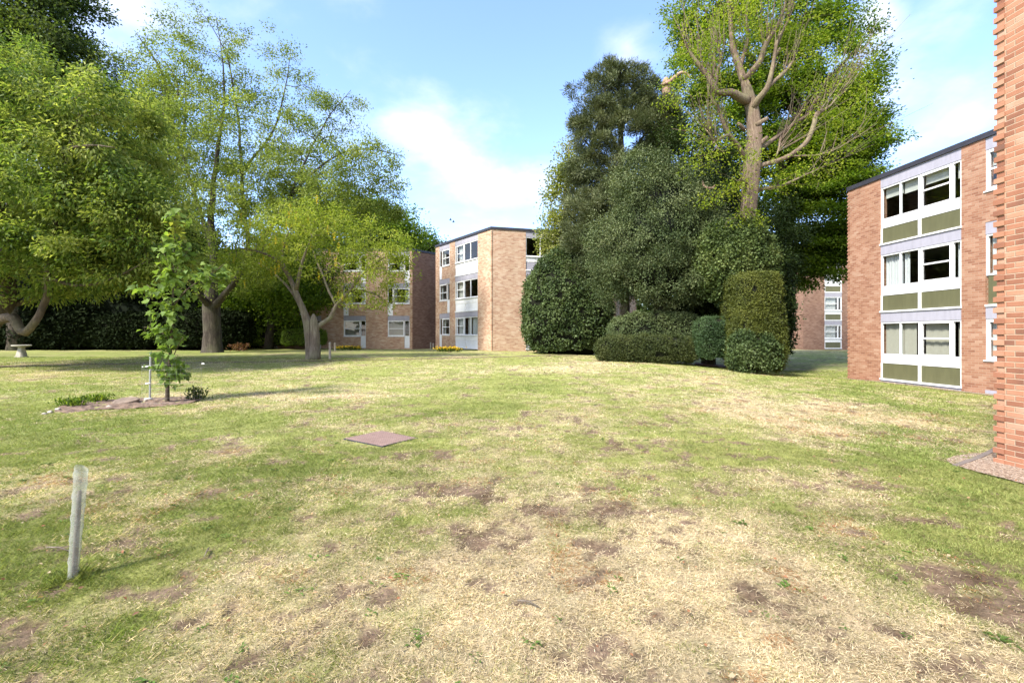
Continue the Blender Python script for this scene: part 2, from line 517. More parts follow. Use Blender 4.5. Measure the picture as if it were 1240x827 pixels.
# patches of the lawn: pixel centre, pixel radii, slant, kind, strength
PATCH = [
    # bare soil
    (492, 588, 55, 20, 0, 'soil', .9), (465, 650, 45, 22, 0, 'soil', .75), (600, 600, 42, 24, 0, 'soil', .8), (690, 625, 60, 16, 0, 'soil', .75),
    (575, 655, 80, 14, 0, 'soil', .65), (745, 545, 55, 8, 0, 'soil', .6), (780, 620, 30, 12, 0, 'soil', .6), (860, 540, 30, 6, 0, 'soil', .4),
    (905, 715, 40, 24, .3, 'soil', 1.), (945, 735, 30, 18, 0, 'soil', .9), (880, 800, 40, 22, 0, 'soil', .8), (960, 670, 60, 8, .3, 'soil', .6),
    (1095, 685, 20, 8, 0, 'soil', .7), (1165, 690, 45, 9, .5, 'soil', 1.), (1215, 735, 45, 16, .6, 'soil', 1.), (1045, 740, 25, 10, 0, 'soil', .7),
    (1130, 640, 50, 7, .4, 'soil', .6), (640, 800, 18, 18, 0, 'soil', .7), (430, 790, 30, 16, 0, 'soil', .6), (700, 705, 30, 10, 0, 'soil', .5),
    (45, 762, 30, 12, -.3, 'soil', .6), (200, 560, 30, 8, 0, 'soil', .55), (150, 585, 40, 8, 0, 'soil', .6), (100, 660, 60, 12, 0, 'soil', .4),
    (1180, 790, 50, 16, 0, 'soil', .5), (650, 520, 60, 5, 0, 'soil', .35), (230, 690, 40, 8, 0, 'soil', .4), (1010, 790, 40, 10, 0, 'soil', .5),
    (820, 590, 40, 8, 0, 'soil', .5), (1000, 585, 25, 5, .3, 'soil', .5), (140, 452, 35, 2, 0, 'soil', .5), (455, 560, 60, 10, 0, 'soil', .35),
    # straw
    (700, 720, 260, 90, 0, 'straw', .75), (850, 660, 130, 50, 0, 'straw', .8), (790, 655, 60, 26, 0, 'straw', .6), (960, 485, 110, 18, .1, 'straw', .75),
    (1000, 505, 90, 22, 0, 'straw', .6), (900, 510, 140, 16, 0, 'straw', .45), (620, 800, 360, 60, 0, 'straw', .6), (450, 690, 120, 50, 0, 'straw', .5),
    (270, 740, 120, 50, 0, 'straw', .6), (860, 770, 160, 60, 0, 'straw', .75), (1000, 590, 150, 30, .3, 'straw', .7), (480, 590, 70, 30, 0, 'straw', .6),
    (400, 480, 110, 8, 0, 'straw', .5), (700, 447, 90, 5, 0, 'straw', .45), (840, 455, 80, 7, 0, 'straw', .5), (1130, 480, 70, 8, .1, 'straw', .5),
    (1150, 520, 60, 10, 0, 'straw', .45), (1100, 770, 130, 60, 0, 'straw', .4), (180, 590, 80, 20, 0, 'straw', .45), (30, 600, 60, 20, 0, 'straw', .3),
    (1190, 770, 60, 40, 0, 'straw', .5), (560, 700, 120, 50, 0, 'straw', .5), (620, 610, 200, 50, 0, 'straw', .45), (330, 800, 120, 40, 0, 'straw', .5),
    # green
    (60, 640, 110, 40, 0, 'green', .7), (60, 800, 75, 26, 0, 'green', 1.), (110, 690, 60, 20, 0, 'green', .9), (1110, 545, 90, 30, .2, 'green', .7),
    (1180, 610, 90, 26, 0, 'green', .8), (1060, 480, 60, 20, .2, 'green', .8), (530, 500, 120, 10, 0, 'green', .5), (100, 520, 160, 40, 0, 'green', .6),
    (60, 470, 140, 12, 0, 'green', .4), (300, 500, 120, 14, 0, 'green', .3), (640, 470, 100, 5, 0, 'green', .4), (300, 620, 120, 40, 0, 'green', .5),
    (360, 560, 120, 20, 0, 'green', .5), (560, 628, 50, 8, 0, 'green', .5), (530, 590, 30, 6, 0, 'green', .6), (150, 428, 260, 6, 0, 'green', .9),
    (880, 610, 70, 12, 0, 'green', .4), (990, 440, 60, 14, 0, 'green', .6), (1100, 690, 60, 14, 0, 'green', .4), (740, 600, 60, 8, 0, 'green', .35),
]
_PW = []
for px, py, rx, ry, sl_, kd, st in PATCH:
    g = ground_at(px, py)
    a, b = ground_at(px + sl_ * ry, py + ry), ground_at(px - sl_ * ry, max(py - ry, 424))
    ax = (b - a)[:2] / 2
    L = max(np.linalg.norm(ax), .05)
    ax = ax / np.linalg.norm(ax) if np.linalg.norm(ax) > 1e-6 else np.array((0, 1.))
    _PW.append((g[:2], ax, L, rx / F * g[1], kd, st))


def lawn(x, y):
    xy = np.stack([x, y], -1)
    wx = xy + (np.stack([fbm(xy, .9, 31, 3), fbm(xy, .9, 77, 3)], -1) - .5) * 1.5 * np.clip(np.hypot(x, y) / 6, .4, 1.8)[..., None]
    soil = np.zeros(len(x))
    straw = np.full(len(x), .28)
    green = np.full(len(x), .10)
    for c, ax, L, R, kd, st in _PW:
        dlt = wx - c
        v = dlt @ ax
        h = dlt @ np.array((-ax[1], ax[0]))
        e = st * np.exp(-((v / L) ** 2 + (h / R) ** 2) * .9)
        if kd == 'soil': soil = np.maximum(soil, e)
        elif kd == 'straw': straw = straw + e * (1 - straw)
        else: green = green + e * (1 - green)
    n5 = fbm(xy, 1.1, 105, 4, .6)
    n1, n2, n3 = fbm(xy, .55, 3, 4, .6), fbm(xy, 2.6, 8, 4), fbm(xy, .16, 21, 3, .6)
    n4 = fbm(xy, .30, 63, 4, .65)
    n6 = fbm(xy, .13, 64, 3, .7)
    soil = np.clip((soil * 1.0 + (n1 - .5) * 1.0 + (n4 - .5) * 2.6 + (n6 - .5) * 2.2 - .32) * 2.3, 0, .98)
    straw = np.clip(straw * 1.05 - green * .62 + (n2 - .5) * 1.1 + (n1 - .5) * 1.0 + (n4 - .5) * 1.0 + (n5 - .5) * .9, 0, 1)
    green = np.clip(green + (n2 - .5) * .4 + (fbm(xy, .8, 55, 3) - .5) * .8, 0, 1)
    cg = np.array((.185, .215, .060)) * green[:, None] + np.array((.285, .30, .100)) * (1 - green[:, None])
    cs = np.array((.50, .41, .255))
    c = cg * (1 - straw[:, None]) + cs * straw[:, None]
    cd = np.array((.128, .088, .058)) + (n1[:, None] - .5) * np.array((.10, .075, .06)) + (n6[:, None] - .5) * np.array((.22, .17, .13))
    return c, soil, straw, green, cd


# footprints kept free of grass
FREE = []


def in_poly(x, y, poly):
    r = np.zeros(len(x), bool)
    n = len(poly)
    for i in range(n):
        x0, y0 = poly[i]
        x1, y1 = poly[(i + 1) % n]
        c = ((y0 > y) != (y1 > y)) & (x < (x1 - x0) * (y - y0) / ((y1 - y0) if y1 != y0 else 1e-9) + x0)
        r ^= c
    return r


# ------------------------------------------------------------------ ground sheet
def axis(segs):
    a = [segs[0][0]]
    for lo, hi, st in segs:
        a += list(np.linspace(lo, hi, max(2, int(round((hi - lo) / st)) + 1))[1:])
    return np.array(a)


gx = axis([(-900, -200, 100), (-200, -60, 14), (-60, -26, 1.2), (-26, -10, .16), (-10, 11, .045), (11, 30, .18), (30, 70, 1.6), (70, 200, 14), (200, 900, 100)])
gy = axis([(-300, -60, 40), (-60, -10, 3), (-10, 1.2, .4), (1.2, 8, .035), (8, 16, .08), (16, 46, .22), (46, 90, 1.6), (90, 200, 12), (200, 1400, 100)])
GX, GY = np.meshgrid(gx, gy)
fx, fy = GX.ravel(), GY.ravel()
gzv = gz(fx, fy)
lc, lsoil, lstraw, lgreen, lcd = lawn(fx, fy)
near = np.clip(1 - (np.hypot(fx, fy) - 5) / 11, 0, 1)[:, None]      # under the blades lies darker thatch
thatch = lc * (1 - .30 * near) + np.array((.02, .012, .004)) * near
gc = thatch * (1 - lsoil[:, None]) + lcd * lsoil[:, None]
sp = (vnoise(np.stack([fx, fy], -1), .10, 91) - .5)[:, None]
gc = np.clip(gc * (1 + .5 * sp), .01, 1)
gzv = gzv - lsoil * .014 + (vnoise(np.stack([fx, fy], -1), .13, 14) - .5) * .012 + lsoil * (vnoise(np.stack([fx, fy], -1), .07, 15) - .5) * .03
nx, ny = len(gx), len(gy)
ii = np.arange(nx * ny).reshape(ny, nx)
quads = np.stack([ii[:-1, :-1], ii[:-1, 1:], ii[1:, 1:], ii[1:, :-1]], -1).reshape(-1, 4)
mg, t = newmat('lawn_ground')
at = t.n('ShaderNodeAttribute', attribute_name='Col')
tcn = t.n('ShaderNodeTexCoord')
f1 = t.n('ShaderNodeTexNoise', {'Vector': tcn.outputs['Object'], 'Scale': 34.0, 'Detail': 8.0, 'Roughness': .72})
f2 = t.n('ShaderNodeTexNoise', {'Vector': tcn.outputs['Object'], 'Scale': 5.0, 'Detail': 6.0, 'Roughness': .65})
k1 = t.ramp(f1.outputs[0], [(.28, (.45, .42, .38)), (.5, (.95, .95, .95)), (.75, (1.5, 1.45, 1.35))])
k2 = t.ramp(f2.outputs[0], [(.3, (.82, .86, .78)), (.7, (1.16, 1.12, 1.1))])
cc = t.mix(1.0, t.mix(1.0, at.outputs[0], k1, 'MULTIPLY'), k2, 'MULTIPLY')
bs = t.n('ShaderNodeBsdfPrincipled', {'Base Color': cc, 'Roughness': .95, 'Specular IOR Level': .1})
bp = t.n('ShaderNodeBump', {'Strength': .9, 'Distance': .03, 'Height': f1.outputs[0]})
t.link(bp.outputs[0], bs.inputs['Normal'])
out(t, bs.outputs[0])
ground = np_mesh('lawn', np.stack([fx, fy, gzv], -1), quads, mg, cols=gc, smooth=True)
tag(ground, kind='structure', label='wide lawn of patchy green and straw coloured grass with bare soil', cat='lawn')


# ------------------------------------------------------------------ apartment blocks
class Facade:
    """one flat wall: u runs along it, z up from its foot, o outwards"""
    def __init__(self, p0, p1, z0, side):
        self.p0 = np.array(p0, float)
        dv = np.array(p1, float) - self.p0
        self.L = np.linalg.norm(dv)
        self.d = dv / self.L
        self.n = np.array((self.d[1], -self.d[0])) * side
        self.z0 = z0

    def pt(self, u, o, z):
        q = self.p0 + self.d * u + self.n * o
        return (q[0], q[1], self.z0 + z)

    def box(self, mb, u0, u1, z0, z1, o0, o1):
        mb.hull8([self.pt(u, o, z) for z in (z0, z1) for u, o in ((u0, o0), (u1, o0), (u1, o1), (u0, o1))])


def wall(fc, root, mat, H, holes, thick=.28, name='wall', zbot=-.5):
    us = sorted({0.0, fc.L, *[h[0] for h in holes], *[h[1] for h in holes]})
    zs = sorted({zbot, H, *[h[2] for h in holes], *[h[3] for h in holes]})
    mb, uv = MB(), []

    def inside(u, z):
        return any(h[0] < u < h[1] and h[2] < z < h[3] for h in holes)

    def quad(pts, uvs):
        mb.poly(pts)
        uv.extend(uvs)
    for i in range(len(us) - 1):
        for j in range(len(zs) - 1):
            a, b, c, e = us[i], us[i + 1], zs[j], zs[j + 1]
            if inside((a + b) / 2, (c + e) / 2):
                continue
            for o in (0, -thick):
                quad([fc.pt(a, o, c), fc.pt(b, o, c), fc.pt(b, o, e), fc.pt(a, o, e)], [(a, c), (b, c), (b, e), (a, e)])
    for a, b, c, e in [(0, fc.L, zbot, H)] + list(holes):
        for (u0, z0), (u1, z1) in (((a, c), (b, c)), ((b, c), (b, e)), ((b, e), (a, e)), ((a, e), (a, c))):
            quad([fc.pt(u0, 0, z0), fc.pt(u1, 0, z1), fc.pt(u1, -thick, z1), fc.pt(u0, -thick, z0)],
                 [(u0 + z0 * 0, z0), (u1, z1), (u1 + (.1 if u0 == u1 else 0), z1 + (0 if u0 == u1 else .07)), (u0 + (.1 if u0 == u1 else 0), z0 + (0 if u0 == u1 else .07))])
    return mb.build(name, mat, root, uv=uv)


def window(fc, root, u0, u1, z0, z1, mull=(), transoms=(), sashes=(), bar=.055, o=(-.10, -.03), sill=True, curtains=(), name='window'):
    """frame with mullions at u, transoms (u0,u1,z); sashes (u0,u1,z0,z1) are inner opening frames; curtains (u0,u1,z0,z1,kind)"""
    mb = MB()
    o0, o1 = o
    fc.box(mb, u0, u0 + bar, z0, z1, o0, o1)
    fc.box(mb, u1 - bar, u1, z0, z1, o0, o1)
    fc.box(mb, u0 + bar, u1 - bar, z0, z0 + bar, o0, o1)
    fc.box(mb, u0 + bar, u1 - bar, z1 - bar, z1, o0, o1)
    for mu, wd in mull:
        fc.box(mb, mu - wd / 2, mu + wd / 2, z0 + bar, z1 - bar, o0 - .004, o1 - .004)
    for a, b, z in transoms:
        fc.box(mb, a, b, z - .028, z + .028, o0 + .006, o1 - .010)
    for a, b, c, e in sashes:
        s = .045
        q0, q1 = o0 + .02, o1 + .014
        fc.box(mb, a, a + s, c, e, q0, q1)
        fc.box(mb, b - s, b, c, e, q0, q1)
        fc.box(mb, a + s, b - s, c, c + s, q0, q1)
        fc.box(mb, a + s, b - s, e - s, e, q0, q1)
    if sill:
        fc.box(mb, u0 - .03, u1 + .03, z0 - .04, z0 - .002, -.12, .035)
    wo_ = mb.build(name, M['white'], root)
    g = MB()
    om = (o0 + o1) / 2 - .01
    g.poly([fc.pt(u0 + .02, om, z0 + .02), fc.pt(u1 - .02, om, z0 + .02), fc.pt(u1 - .02, om, z1 - .02), fc.pt(u0 + .02, om, z1 - .02)])
    g.build('pane', M['glass'], wo_)
    for a, b, c, e, kd in curtains:
        cb = MB()
        n = max(3, int((b - a) / .018))
        amp = .0 if kd == 'blind' else .022
        base = len(cb.v)
        for k in range(n + 1):
            u = a + (b - a) * k / n
            oo = o0 - .10 + amp * math.sin(k * (.9 if kd != 'tan' else 1.57)) + amp * .5 * math.sin(k * .37 + a * 9)
            cb.v += [fc.pt(u, oo, c), fc.pt(u, oo, e)]
        for k in range(n):
            cb.f.append((base + 2 * k, base + 2 * k + 2, base + 2 * k + 3, base + 2 * k + 1))
        cb.build('blind' if kd != 'curtain' else 'curtain', {'blind': M['blind'], 'curtain': M['curtain'], 'tan': M['curtain_tan']}[kd], wo_)
    return wo_


def slab_part(fc, root, u0, u1, z0, z1, o0, o1, mat, name, bevel=0):
    mb = MB()
    fc.box(mb, u0, u1, z0, z1, o0, o1)
    return mb.build(name, mat, root, bevel=bevel)


def roof(root, poly, z, over=.06, th=.17):
    mb = MB()
    c = np.mean(poly, 0)
    pts = [np.array(p) + norm(np.array(p) - c) * over for p in poly]
    b = len(mb.v)
    n = len(pts)
    mb.v += [(p[0], p[1], z) for p in pts] + [(p[0], p[1], z + th) for p in pts]
    mb.f.append(tuple(range(n))[::-1])
    mb.f.append(tuple(range(n, 2 * n)))
    for i in range(n):
        mb.f.append((i, (i + 1) % n, n + (i + 1) % n, n + i))
    return mb.build('roof', M['fascia'], root)


def floors(root, poly, zs, inset=.35):
    c = np.mean(poly, 0)
    for z in zs:
        mb = MB()
        pts = [c + (np.array(p) - c) * .9 for p in poly]
        n = len(pts)
        mb.v += [(p[0], p[1], z) for p in pts] + [(p[0], p[1], z + .15) for p in pts]
        mb.f.append(tuple(range(n))[::-1])
        mb.f.append(tuple(range(n, 2 * n)))
        for i in range(n):
            mb.f.append((i, (i + 1) % n, n + (i + 1) % n, n + i))
        mb.build('inner_floor', M['floor_slab'], root)


def stack_teeth(fc, mat, root, H, at_end_a, ext, o_in, o_out, seed):
    """one upright strip of brick whose every second course stands proud"""
    rr = random.Random(seed)
    sa = 1 if at_end_a else -1
    ua = fc.L if at_end_a else 0
    mb, uv = MB(), []
    rings = []
    for k in range(int(H / .075)):
        jt = rr.uniform(-.006, .006)
        e = (ext + jt) if k % 2 == 0 else .004
        oo = (o_out + jt * .4) if k % 2 == 0 else .002
        ofs = rr.randrange(60) * .225
        for z in (k * .075 + .003, k * .075 + .072):
            rings.append((e, oo, z, ofs, k))
    for e, oo, z, ofs, k in rings:
        for u, o in ((-.006, o_in), (e, o_in), (e, oo), (-.006 - .10 * (oo > .01), oo)):
            mb.v.append(fc.pt(ua + sa * u, o, z))
            uv.append((ofs + .05 + (u + .1) * .4 - o * .5, k * .075 + (.016 if z < k * .075 + .03 else .06)))
    n = len(rings)
    for i in range(n - 1):
        for c in range(4):
            a, b = i * 4 + c, i * 4 + (c + 1) % 4
            mb.f.append((a, b, b + 4, a + 4))
    mb.f.append((3, 2, 1, 0))
    mb.f.append(tuple(4 * (n - 1) + c for c in range(4)))
    return mb.build('corner_brickwork', mat, root, uv=uv)


def teeth(fa, fb, root, mat, H, at_end_a=False, ext=.04):
    return stack_teeth(fa, mat, root, H, at_end_a, ext, -.11, .012, 4)


BASES = [.08, 2.71, 5.34]
UNIT, HB = 2.25, 7.97

# ---- right hand block (X about 14.5)
RZ = -.22
Ff = np.array((14.39, 20.68))
dn = np.array((.0708, -.9975))
Nn = Ff + dn * 9.9
rp = [tuple(Ff), tuple(Nn), (24.0, 10.6), (26.0, 23.5)]
rb = thing('apartment_block', (Ff[0], Ff[1], RZ), 'three storey orange brick flats with olive panels below wide white framed windows', 'building')
rf = Facade(Ff, Nn, RZ, 1)
if rf.n[0] > 0:
    rf.n = -rf.n
B0, B1 = 1.656, 4.85
S0, S1 = 5.60, 6.85
rholes = [(B0, B1, .0, HB)]
for i, b in enumerate(BASES):
    if i == 1:
        rholes.append((S0, S1, b, b + UNIT + .38))
    else:
        rholes.append((S0, S1, b + .93, b + UNIT + .38))
wall(rf, rb, M['brick_orange'], HB, rholes)
for a, b in ((0, 1), (2, 3), (3, 0), (1, 2)):
    if (a, b) == (0, 1):
        continue
    q = Facade(rp[a], rp[b], RZ, 1)
    if np.dot(q.n, np.array(rp[a]) - np.mean(rp, 0)) < 0:
        q.n = -q.n
    wall(q, rb, M['brick_orange'], HB, [])
slab_part(rf, rb, B0, B1, -.05, .08, -.2, -.01, M['band'], 'plinth')
CURT = {0: [(B0 + .06, 2.50, 'tan'), (2.53, 3.05, 'tan'), (3.40, 4.44, 'tan'), (4.58, B1 - .05, 'tan')],
        1: [(B0 + .06, 2.48, 'curtain'), (2.53, 2.75, 'curtain'), (4.56, B1 - .05, 'curtain')],
        2: []}
for i, b in enumerate(BASES):
    gl0, gl1 = b + .97, b + UNIT
    cur = [(a, e, gl0 + .04, gl1 - .04, k) for a, e, k in CURT[i]]
    if i == 2:
        cur = [(B0 + .05, 2.5, gl1 - .42, gl1 - .04, 'blind'), (2.54, 3.26, gl1 - .46, gl1 - .04, 'blind'), (3.4, 4.44, gl1 - .40, gl1 - .04, 'blind'),
               (4.57, B1 - .05, gl1 - .55, gl1 - .04, 'blind')]
    window(rf, rb, B0, B1, gl0, gl1, mull=[(2.515, .05), (3.32, .11), (4.52, .07)], transoms=[(3.375, 4.485, gl0 + .66)],
           sashes=[(3.378, 4.482, gl0 + .05, gl1 - .05)], curtains=cur, sill=False)
    # white rail, olive panels and their frame below the glass
    slab_part(rf, rb, B0, 3.265, b + .66, b + .966, -.10, -.035, M['white'], 'apron_rail')
    slab_part(rf, rb, 3.375, B1, b + .66, b + .966, -.10, -.036, M['white'], 'apron_rail')
    mb = MB()
    rf.box(mb, B0, B0 + .05, b + .06, b + .658, -.10, -.02)
    rf.box(mb, 3.268, 3.372, b + .06, b + .968, -.11, -.018)
    rf.box(mb, B1 - .05, B1, b + .06, b + .658, -.10, -.02)
    rf.box(mb, B0 - .02, B1 + .02, b + .0, b + .06, -.12, .03)
    mb.build('panel_frame', M['white'], rb)
    slab_part(rf, rb, B0 + .052, 3.266, b + .062, b + .656, -.10, -.05, M['olive'], 'spandrel_panel')
    slab_part(rf, rb, 3.374, B1 - .052, b + .062, b + .656, -.10, -.05, M['olive'], 'spandrel_panel')
    z1b = b + UNIT + .379 if i < 2 else HB
    slab_part(rf, rb, B0 + .002, B1 - .002, b + UNIT + .002, z1b - .002, -.14, -.012, M['band'], 'lintel_band')
    # the narrow window strip nearer the camera
    if i == 1:
        window(rf, rb, S0, S1, gl0, gl1, mull=[(6.5, .06)], sill=False, curtains=[(S0 + .05, S0 + .7, gl0 + .05, gl1 - .05, 'curtain')])
        slab_part(rf, rb, S0 + .05, S1 - .05, b + .07, gl0 - .002, -.10, -.05, M['olive'], 'spandrel_panel')
        slab_part(rf, rb, S0, S1, b, b + .068, -.12, .02, M['white'], 'sill')
    else:
        window(rf, rb, S0, S1, gl0, gl1, mull=[(6.5, .06)], transoms=[(S0 + .05, 6.47, gl0 + .66)],
               sashes=[(S0 + .06, 6.46, gl0 + .06, gl1 - .06)], curtains=[(S0 + .05, S0 + .35, gl0 + .05, gl1 - .05, 'curtain')] if i == 0 else [(S0 + .05, 6.45, gl1 - .5, gl1 - .05, 'blind')])
    slab_part(rf, rb, S0 + .002, S1 - .002, b + UNIT + .002, b + UNIT + .376, -.14, -.012, M['band'], 'lintel_band')
slab_part(rf, rb, S0, S1 - .1, -.1, .12, -.05, .006, M['band'], 'plinth_block')
fb_ = Facade(rp[0], rp[3], RZ, 1)
teeth(rf, fb_, rb, M['brick_orange'], HB)
roof(rb, rp, RZ + HB)
floors(rb, rp, [RZ + .0, RZ + 2.5, RZ + 5.12])

# ---- near block at the right edge of the picture
NZ = -.19
nc = np.array((6.78, 6.75))
nb0 = nc + dn * 11.5
nbp = [tuple(nc), (15.0, 10.6), (22.0, 9.0), (20.0, -6.0), tuple(nb0)]
nb = thing('apartment_block', (nc[0], nc[1], NZ), 'plain bright orange brick gable wall with a toothed corner, cut off by the right edge', 'building')
nf = Facade(nc, nb0, NZ, 1)
if nf.n[0] > 0: nf.n = -nf.n
wall(nf, nb, M['brick_near'], 8.3, [])
for a in range(0, 4):
    q = Facade(nbp[a], nbp[a + 1], NZ, 1)
    if np.dot(q.n, np.array(nbp[a]) - np.mean(nbp, 0)) < 0: q.n = -q.n
    wall(q, nb, M['brick_near'], 8.3, [])
stack_teeth(nf, M['brick_near'], nb, 8.3, False, .036, -.11, .018, 5)
roof(nb, nbp, NZ + 8.3)

# ---- middle block
MZ = .56
A = np.array((-1.35, 31.6)); Bq = np.array((-6.04, 38.2)); E = A + norm(np.array((.965, .262))) * 9.0
mp_ = [tuple(A), tuple(Bq), tuple(Bq + np.array((7.3, 5.2))), tuple(E + np.array((3.0, 6.2))), tuple(E)]
mbk = thing('apartment_block', (A[0], A[1], MZ), 'three storey pale buff flats with white panelled bays, between shade-browned end wall and ivy dome', 'building')


def outward(q, poly, p):
    if np.dot(q.n, np.array(p) - np.mean(poly, 0)) < 0: q.n = -q.n
    return q


ml = outward(Facade(A, Bq, MZ, 1), mp_, A)


def u_of(fc, px):
    k = (px - CX) / F
    # p0.x + d.x u = k (p0.y + d.y u)
    return (k * fc.p0[1] - fc.p0[0]) / (fc.d[0] - k * fc.d[1])


b0_, b1_ = u_of(ml, 578.5), u_of(ml, 551.0)
s0_, s1_ = u_of(ml, 544.5), u_of(ml, 532.0)
pan_u = (s1_ - .42, s1_)
mh = [(b0_, b1_, .0, HB)]
for i, b in enumerate(BASES):
    mh += [(s0_, s1_ - .42, b + .93, b + UNIT + .38), (s1_ - .42, s1_, b, b + UNIT + .38)] if i != 1 else [(s0_ + .42, s1_, b + .93, b + UNIT + .38), (s0_, s0_ + .42, b, b + UNIT + .38)]
wall(ml, mbk, M['brick_pale'], HB, mh)


def side_window(fc, root, s0, s1, b, panel_low, cur='curtain'):
    """narrow sash window with a tall glazed strip over a white panel beside it (strip at the s1 side, or at s0)"""
    gl0, gl1 = b + .97, b + UNIT
    if panel_low:
        w0, w1, p0, p1 = s0, s1 - .42, s1 - .42, s1
    else:
        w0, w1, p0, p1 = s0 + .42, s1, s0, s0 + .42
    window(fc, root, w0, w1, gl0, gl1, transoms=[(w0 + .05, w1 - .05, gl0 + .62)], sashes=[(w0 + .055, w1 - .055, gl0 + .055, gl1 - .055)],
           curtains=[(w0 + .05, w1 - .05 if cur == 'tan' else w0 + .42, gl0 + .05, gl1 - .05, cur)] + ([] if cur == 'tan' else [(w1 - .3, w1 - .05, gl0 + .05, gl1 - .05, cur)]))
    window(fc, root, p0, p1, gl0 + .002, gl1 - .002, bar=.045, sill=False)
    slab_part(fc, root, p0, p1, b + .02, gl0, -.10, -.025, M['whitepanel'], 'spandrel_panel')
    slab_part(fc, root, s0 + .002, s1 - .002, b + UNIT + .002, b + UNIT + .376, -.14, -.012, M['band'], 'lintel_band')


def bay(fc, root, b0, b1, i, b, pan, kinds):
    gl0, gl1 = b + .97, b + UNIT
    wd = b1 - b0
    m1, m2 = b0 + wd * .32, b0 + wd * .60
    window(fc, root, b0, b1, gl0, gl1, mull=[(m1, .05), (m2, .08), (b0 + wd * .93, .05)], transoms=[(m2 + .05, b0 + wd * .92, gl0 + .66)],
           sashes=[(m2 + .045, b0 + wd * .925, gl0 + .05, gl1 - .05)], sill=True,
           curtains=[(b0 + wd * a, b0 + wd * e, gl0 + .05, gl1 - .05, k) for a, e, k in kinds])
    slab_part(fc, root, b0 + .002, b1 - .002, b + .60, gl0 - .045, -.10, -.03, M['white'], 'apron_rail')
    for a, e in ((b0 + .01, b0 + wd * .52), (b0 + wd * .56, b1 - .01)):
        slab_part(fc, root, a, e, b + .08, b + .598, -.10, -.045, pan, 'spandrel_panel')
    slab_part(fc, root, b0 + wd * .525, b0 + wd * .555, b + .08, b + .597, -.10, -.02, M['white'], 'panel_frame')
    slab_part(fc, root, b0 - .02, b1 + .02, b, b + .075, -.12, .02, M['white'], 'sill')
    z1b = b + UNIT + .379 if i < 2 else HB
    slab_part(fc, root, b0 + .002, b1 - .002, b + UNIT + .002, z1b - .002, -.14, -.012, M['band'], 'lintel_band')


K = {0: [(.02, .3, 'curtain'), (.62, .9, 'curtain'), (.34, .5, 'curtain')], 1: [(.62, .9, 'blind')], 2: [(.75, .9, 'curtain')]}
for i, b in enumerate(BASES):
    bay(ml, mbk, b0_, b1_, i, b, M['whitepanel'], K[i])
    side_window(ml, mbk, s0_, s1_, b, i != 1)
me_ = outward(Facade(A, E, MZ, 1), mp_, A)
e0_ = u_of(me_, 636.8)
wall(me_, mbk, M['brick_pale'], HB, [(e0_, e0_ + 3.2, .0, HB)])
for i, b in enumerate(BASES):
    bay(me_, mbk, e0_, e0_ + 3.2, i, b, M['band'], [(.6, .9, 'curtain')] if i == 0 else [])
for a in (1, 2, 3):
    wall(outward(Facade(mp_[a], mp_[a + 1], MZ, 1), mp_, mp_[a]), mbk, M['brick_pale'], HB, [])
teeth(ml, me_, mbk, M['brick_pale'], HB)
roof(mbk, mp_, MZ + HB)
floors(mbk, mp_, [MZ, MZ + 2.5, MZ + 5.12])

# ---- left block
LZ = .465
C0 = np.array((-8.08, 39.07)); C1 = np.array((-26.0, 39.3)); C2 = C0 + norm(np.array((.61, .79))) * 3.1
lp = [tuple(C0), tuple(C1), (-26.0, 49.0), (-7.4, 49.0), tuple(C2)]
lb = thing('apartment_block', (C0[0], C0[1], LZ), 'three storey buff brick flats seen behind the laburnum, end wall on its right browned for its shade', 'building')
lf = outward(Facade(C0, C1, LZ, 1), lp, C0)
cells = []
for pxr, pxl in ((496.0, 469.5), (443.0, 416.0), (389, 363), (336, 310)):
    cells.append((u_of(lf, pxr), u_of(lf, pxl)))
lh = []
for s0, s1 in cells:
    for i, b in enumerate(BASES):
        if i == 1:
            lh += [(s0, s1 - .42, b + .93, b + UNIT + .38), (s1 - .42, s1, b, b + UNIT + .38)]
        else:
            lh += [(s0 + .42, s1, b + .93, b + UNIT + .38), (s0, s0 + .42, b, b + UNIT + .38)]
wall(lf, lb, M['brick_pale'], HB, lh)
for s0, s1 in cells:
    for i, b in enumerate(BASES):
        side_window(lf, lb, s0, s1, b, i == 1, 'tan' if i == 0 else 'curtain')
le = outward(Facade(C0, C2, LZ, 1), lp, C0)
wall(le, lb, M['brick_brown'], HB, [])  # shade of the end wall put into a darker, browner brick
for a in (1, 2, 3):
    wall(outward(Facade(lp[a], lp[a + 1], LZ, 1), lp, lp[a]), lb, M['brick_pale'], HB, [])
teeth(lf, le, lb, M['brick_pale'], HB)
roof(lb, lp, LZ + HB)
floors(lb, lp, [LZ, LZ + 2.5, LZ + 5.12])

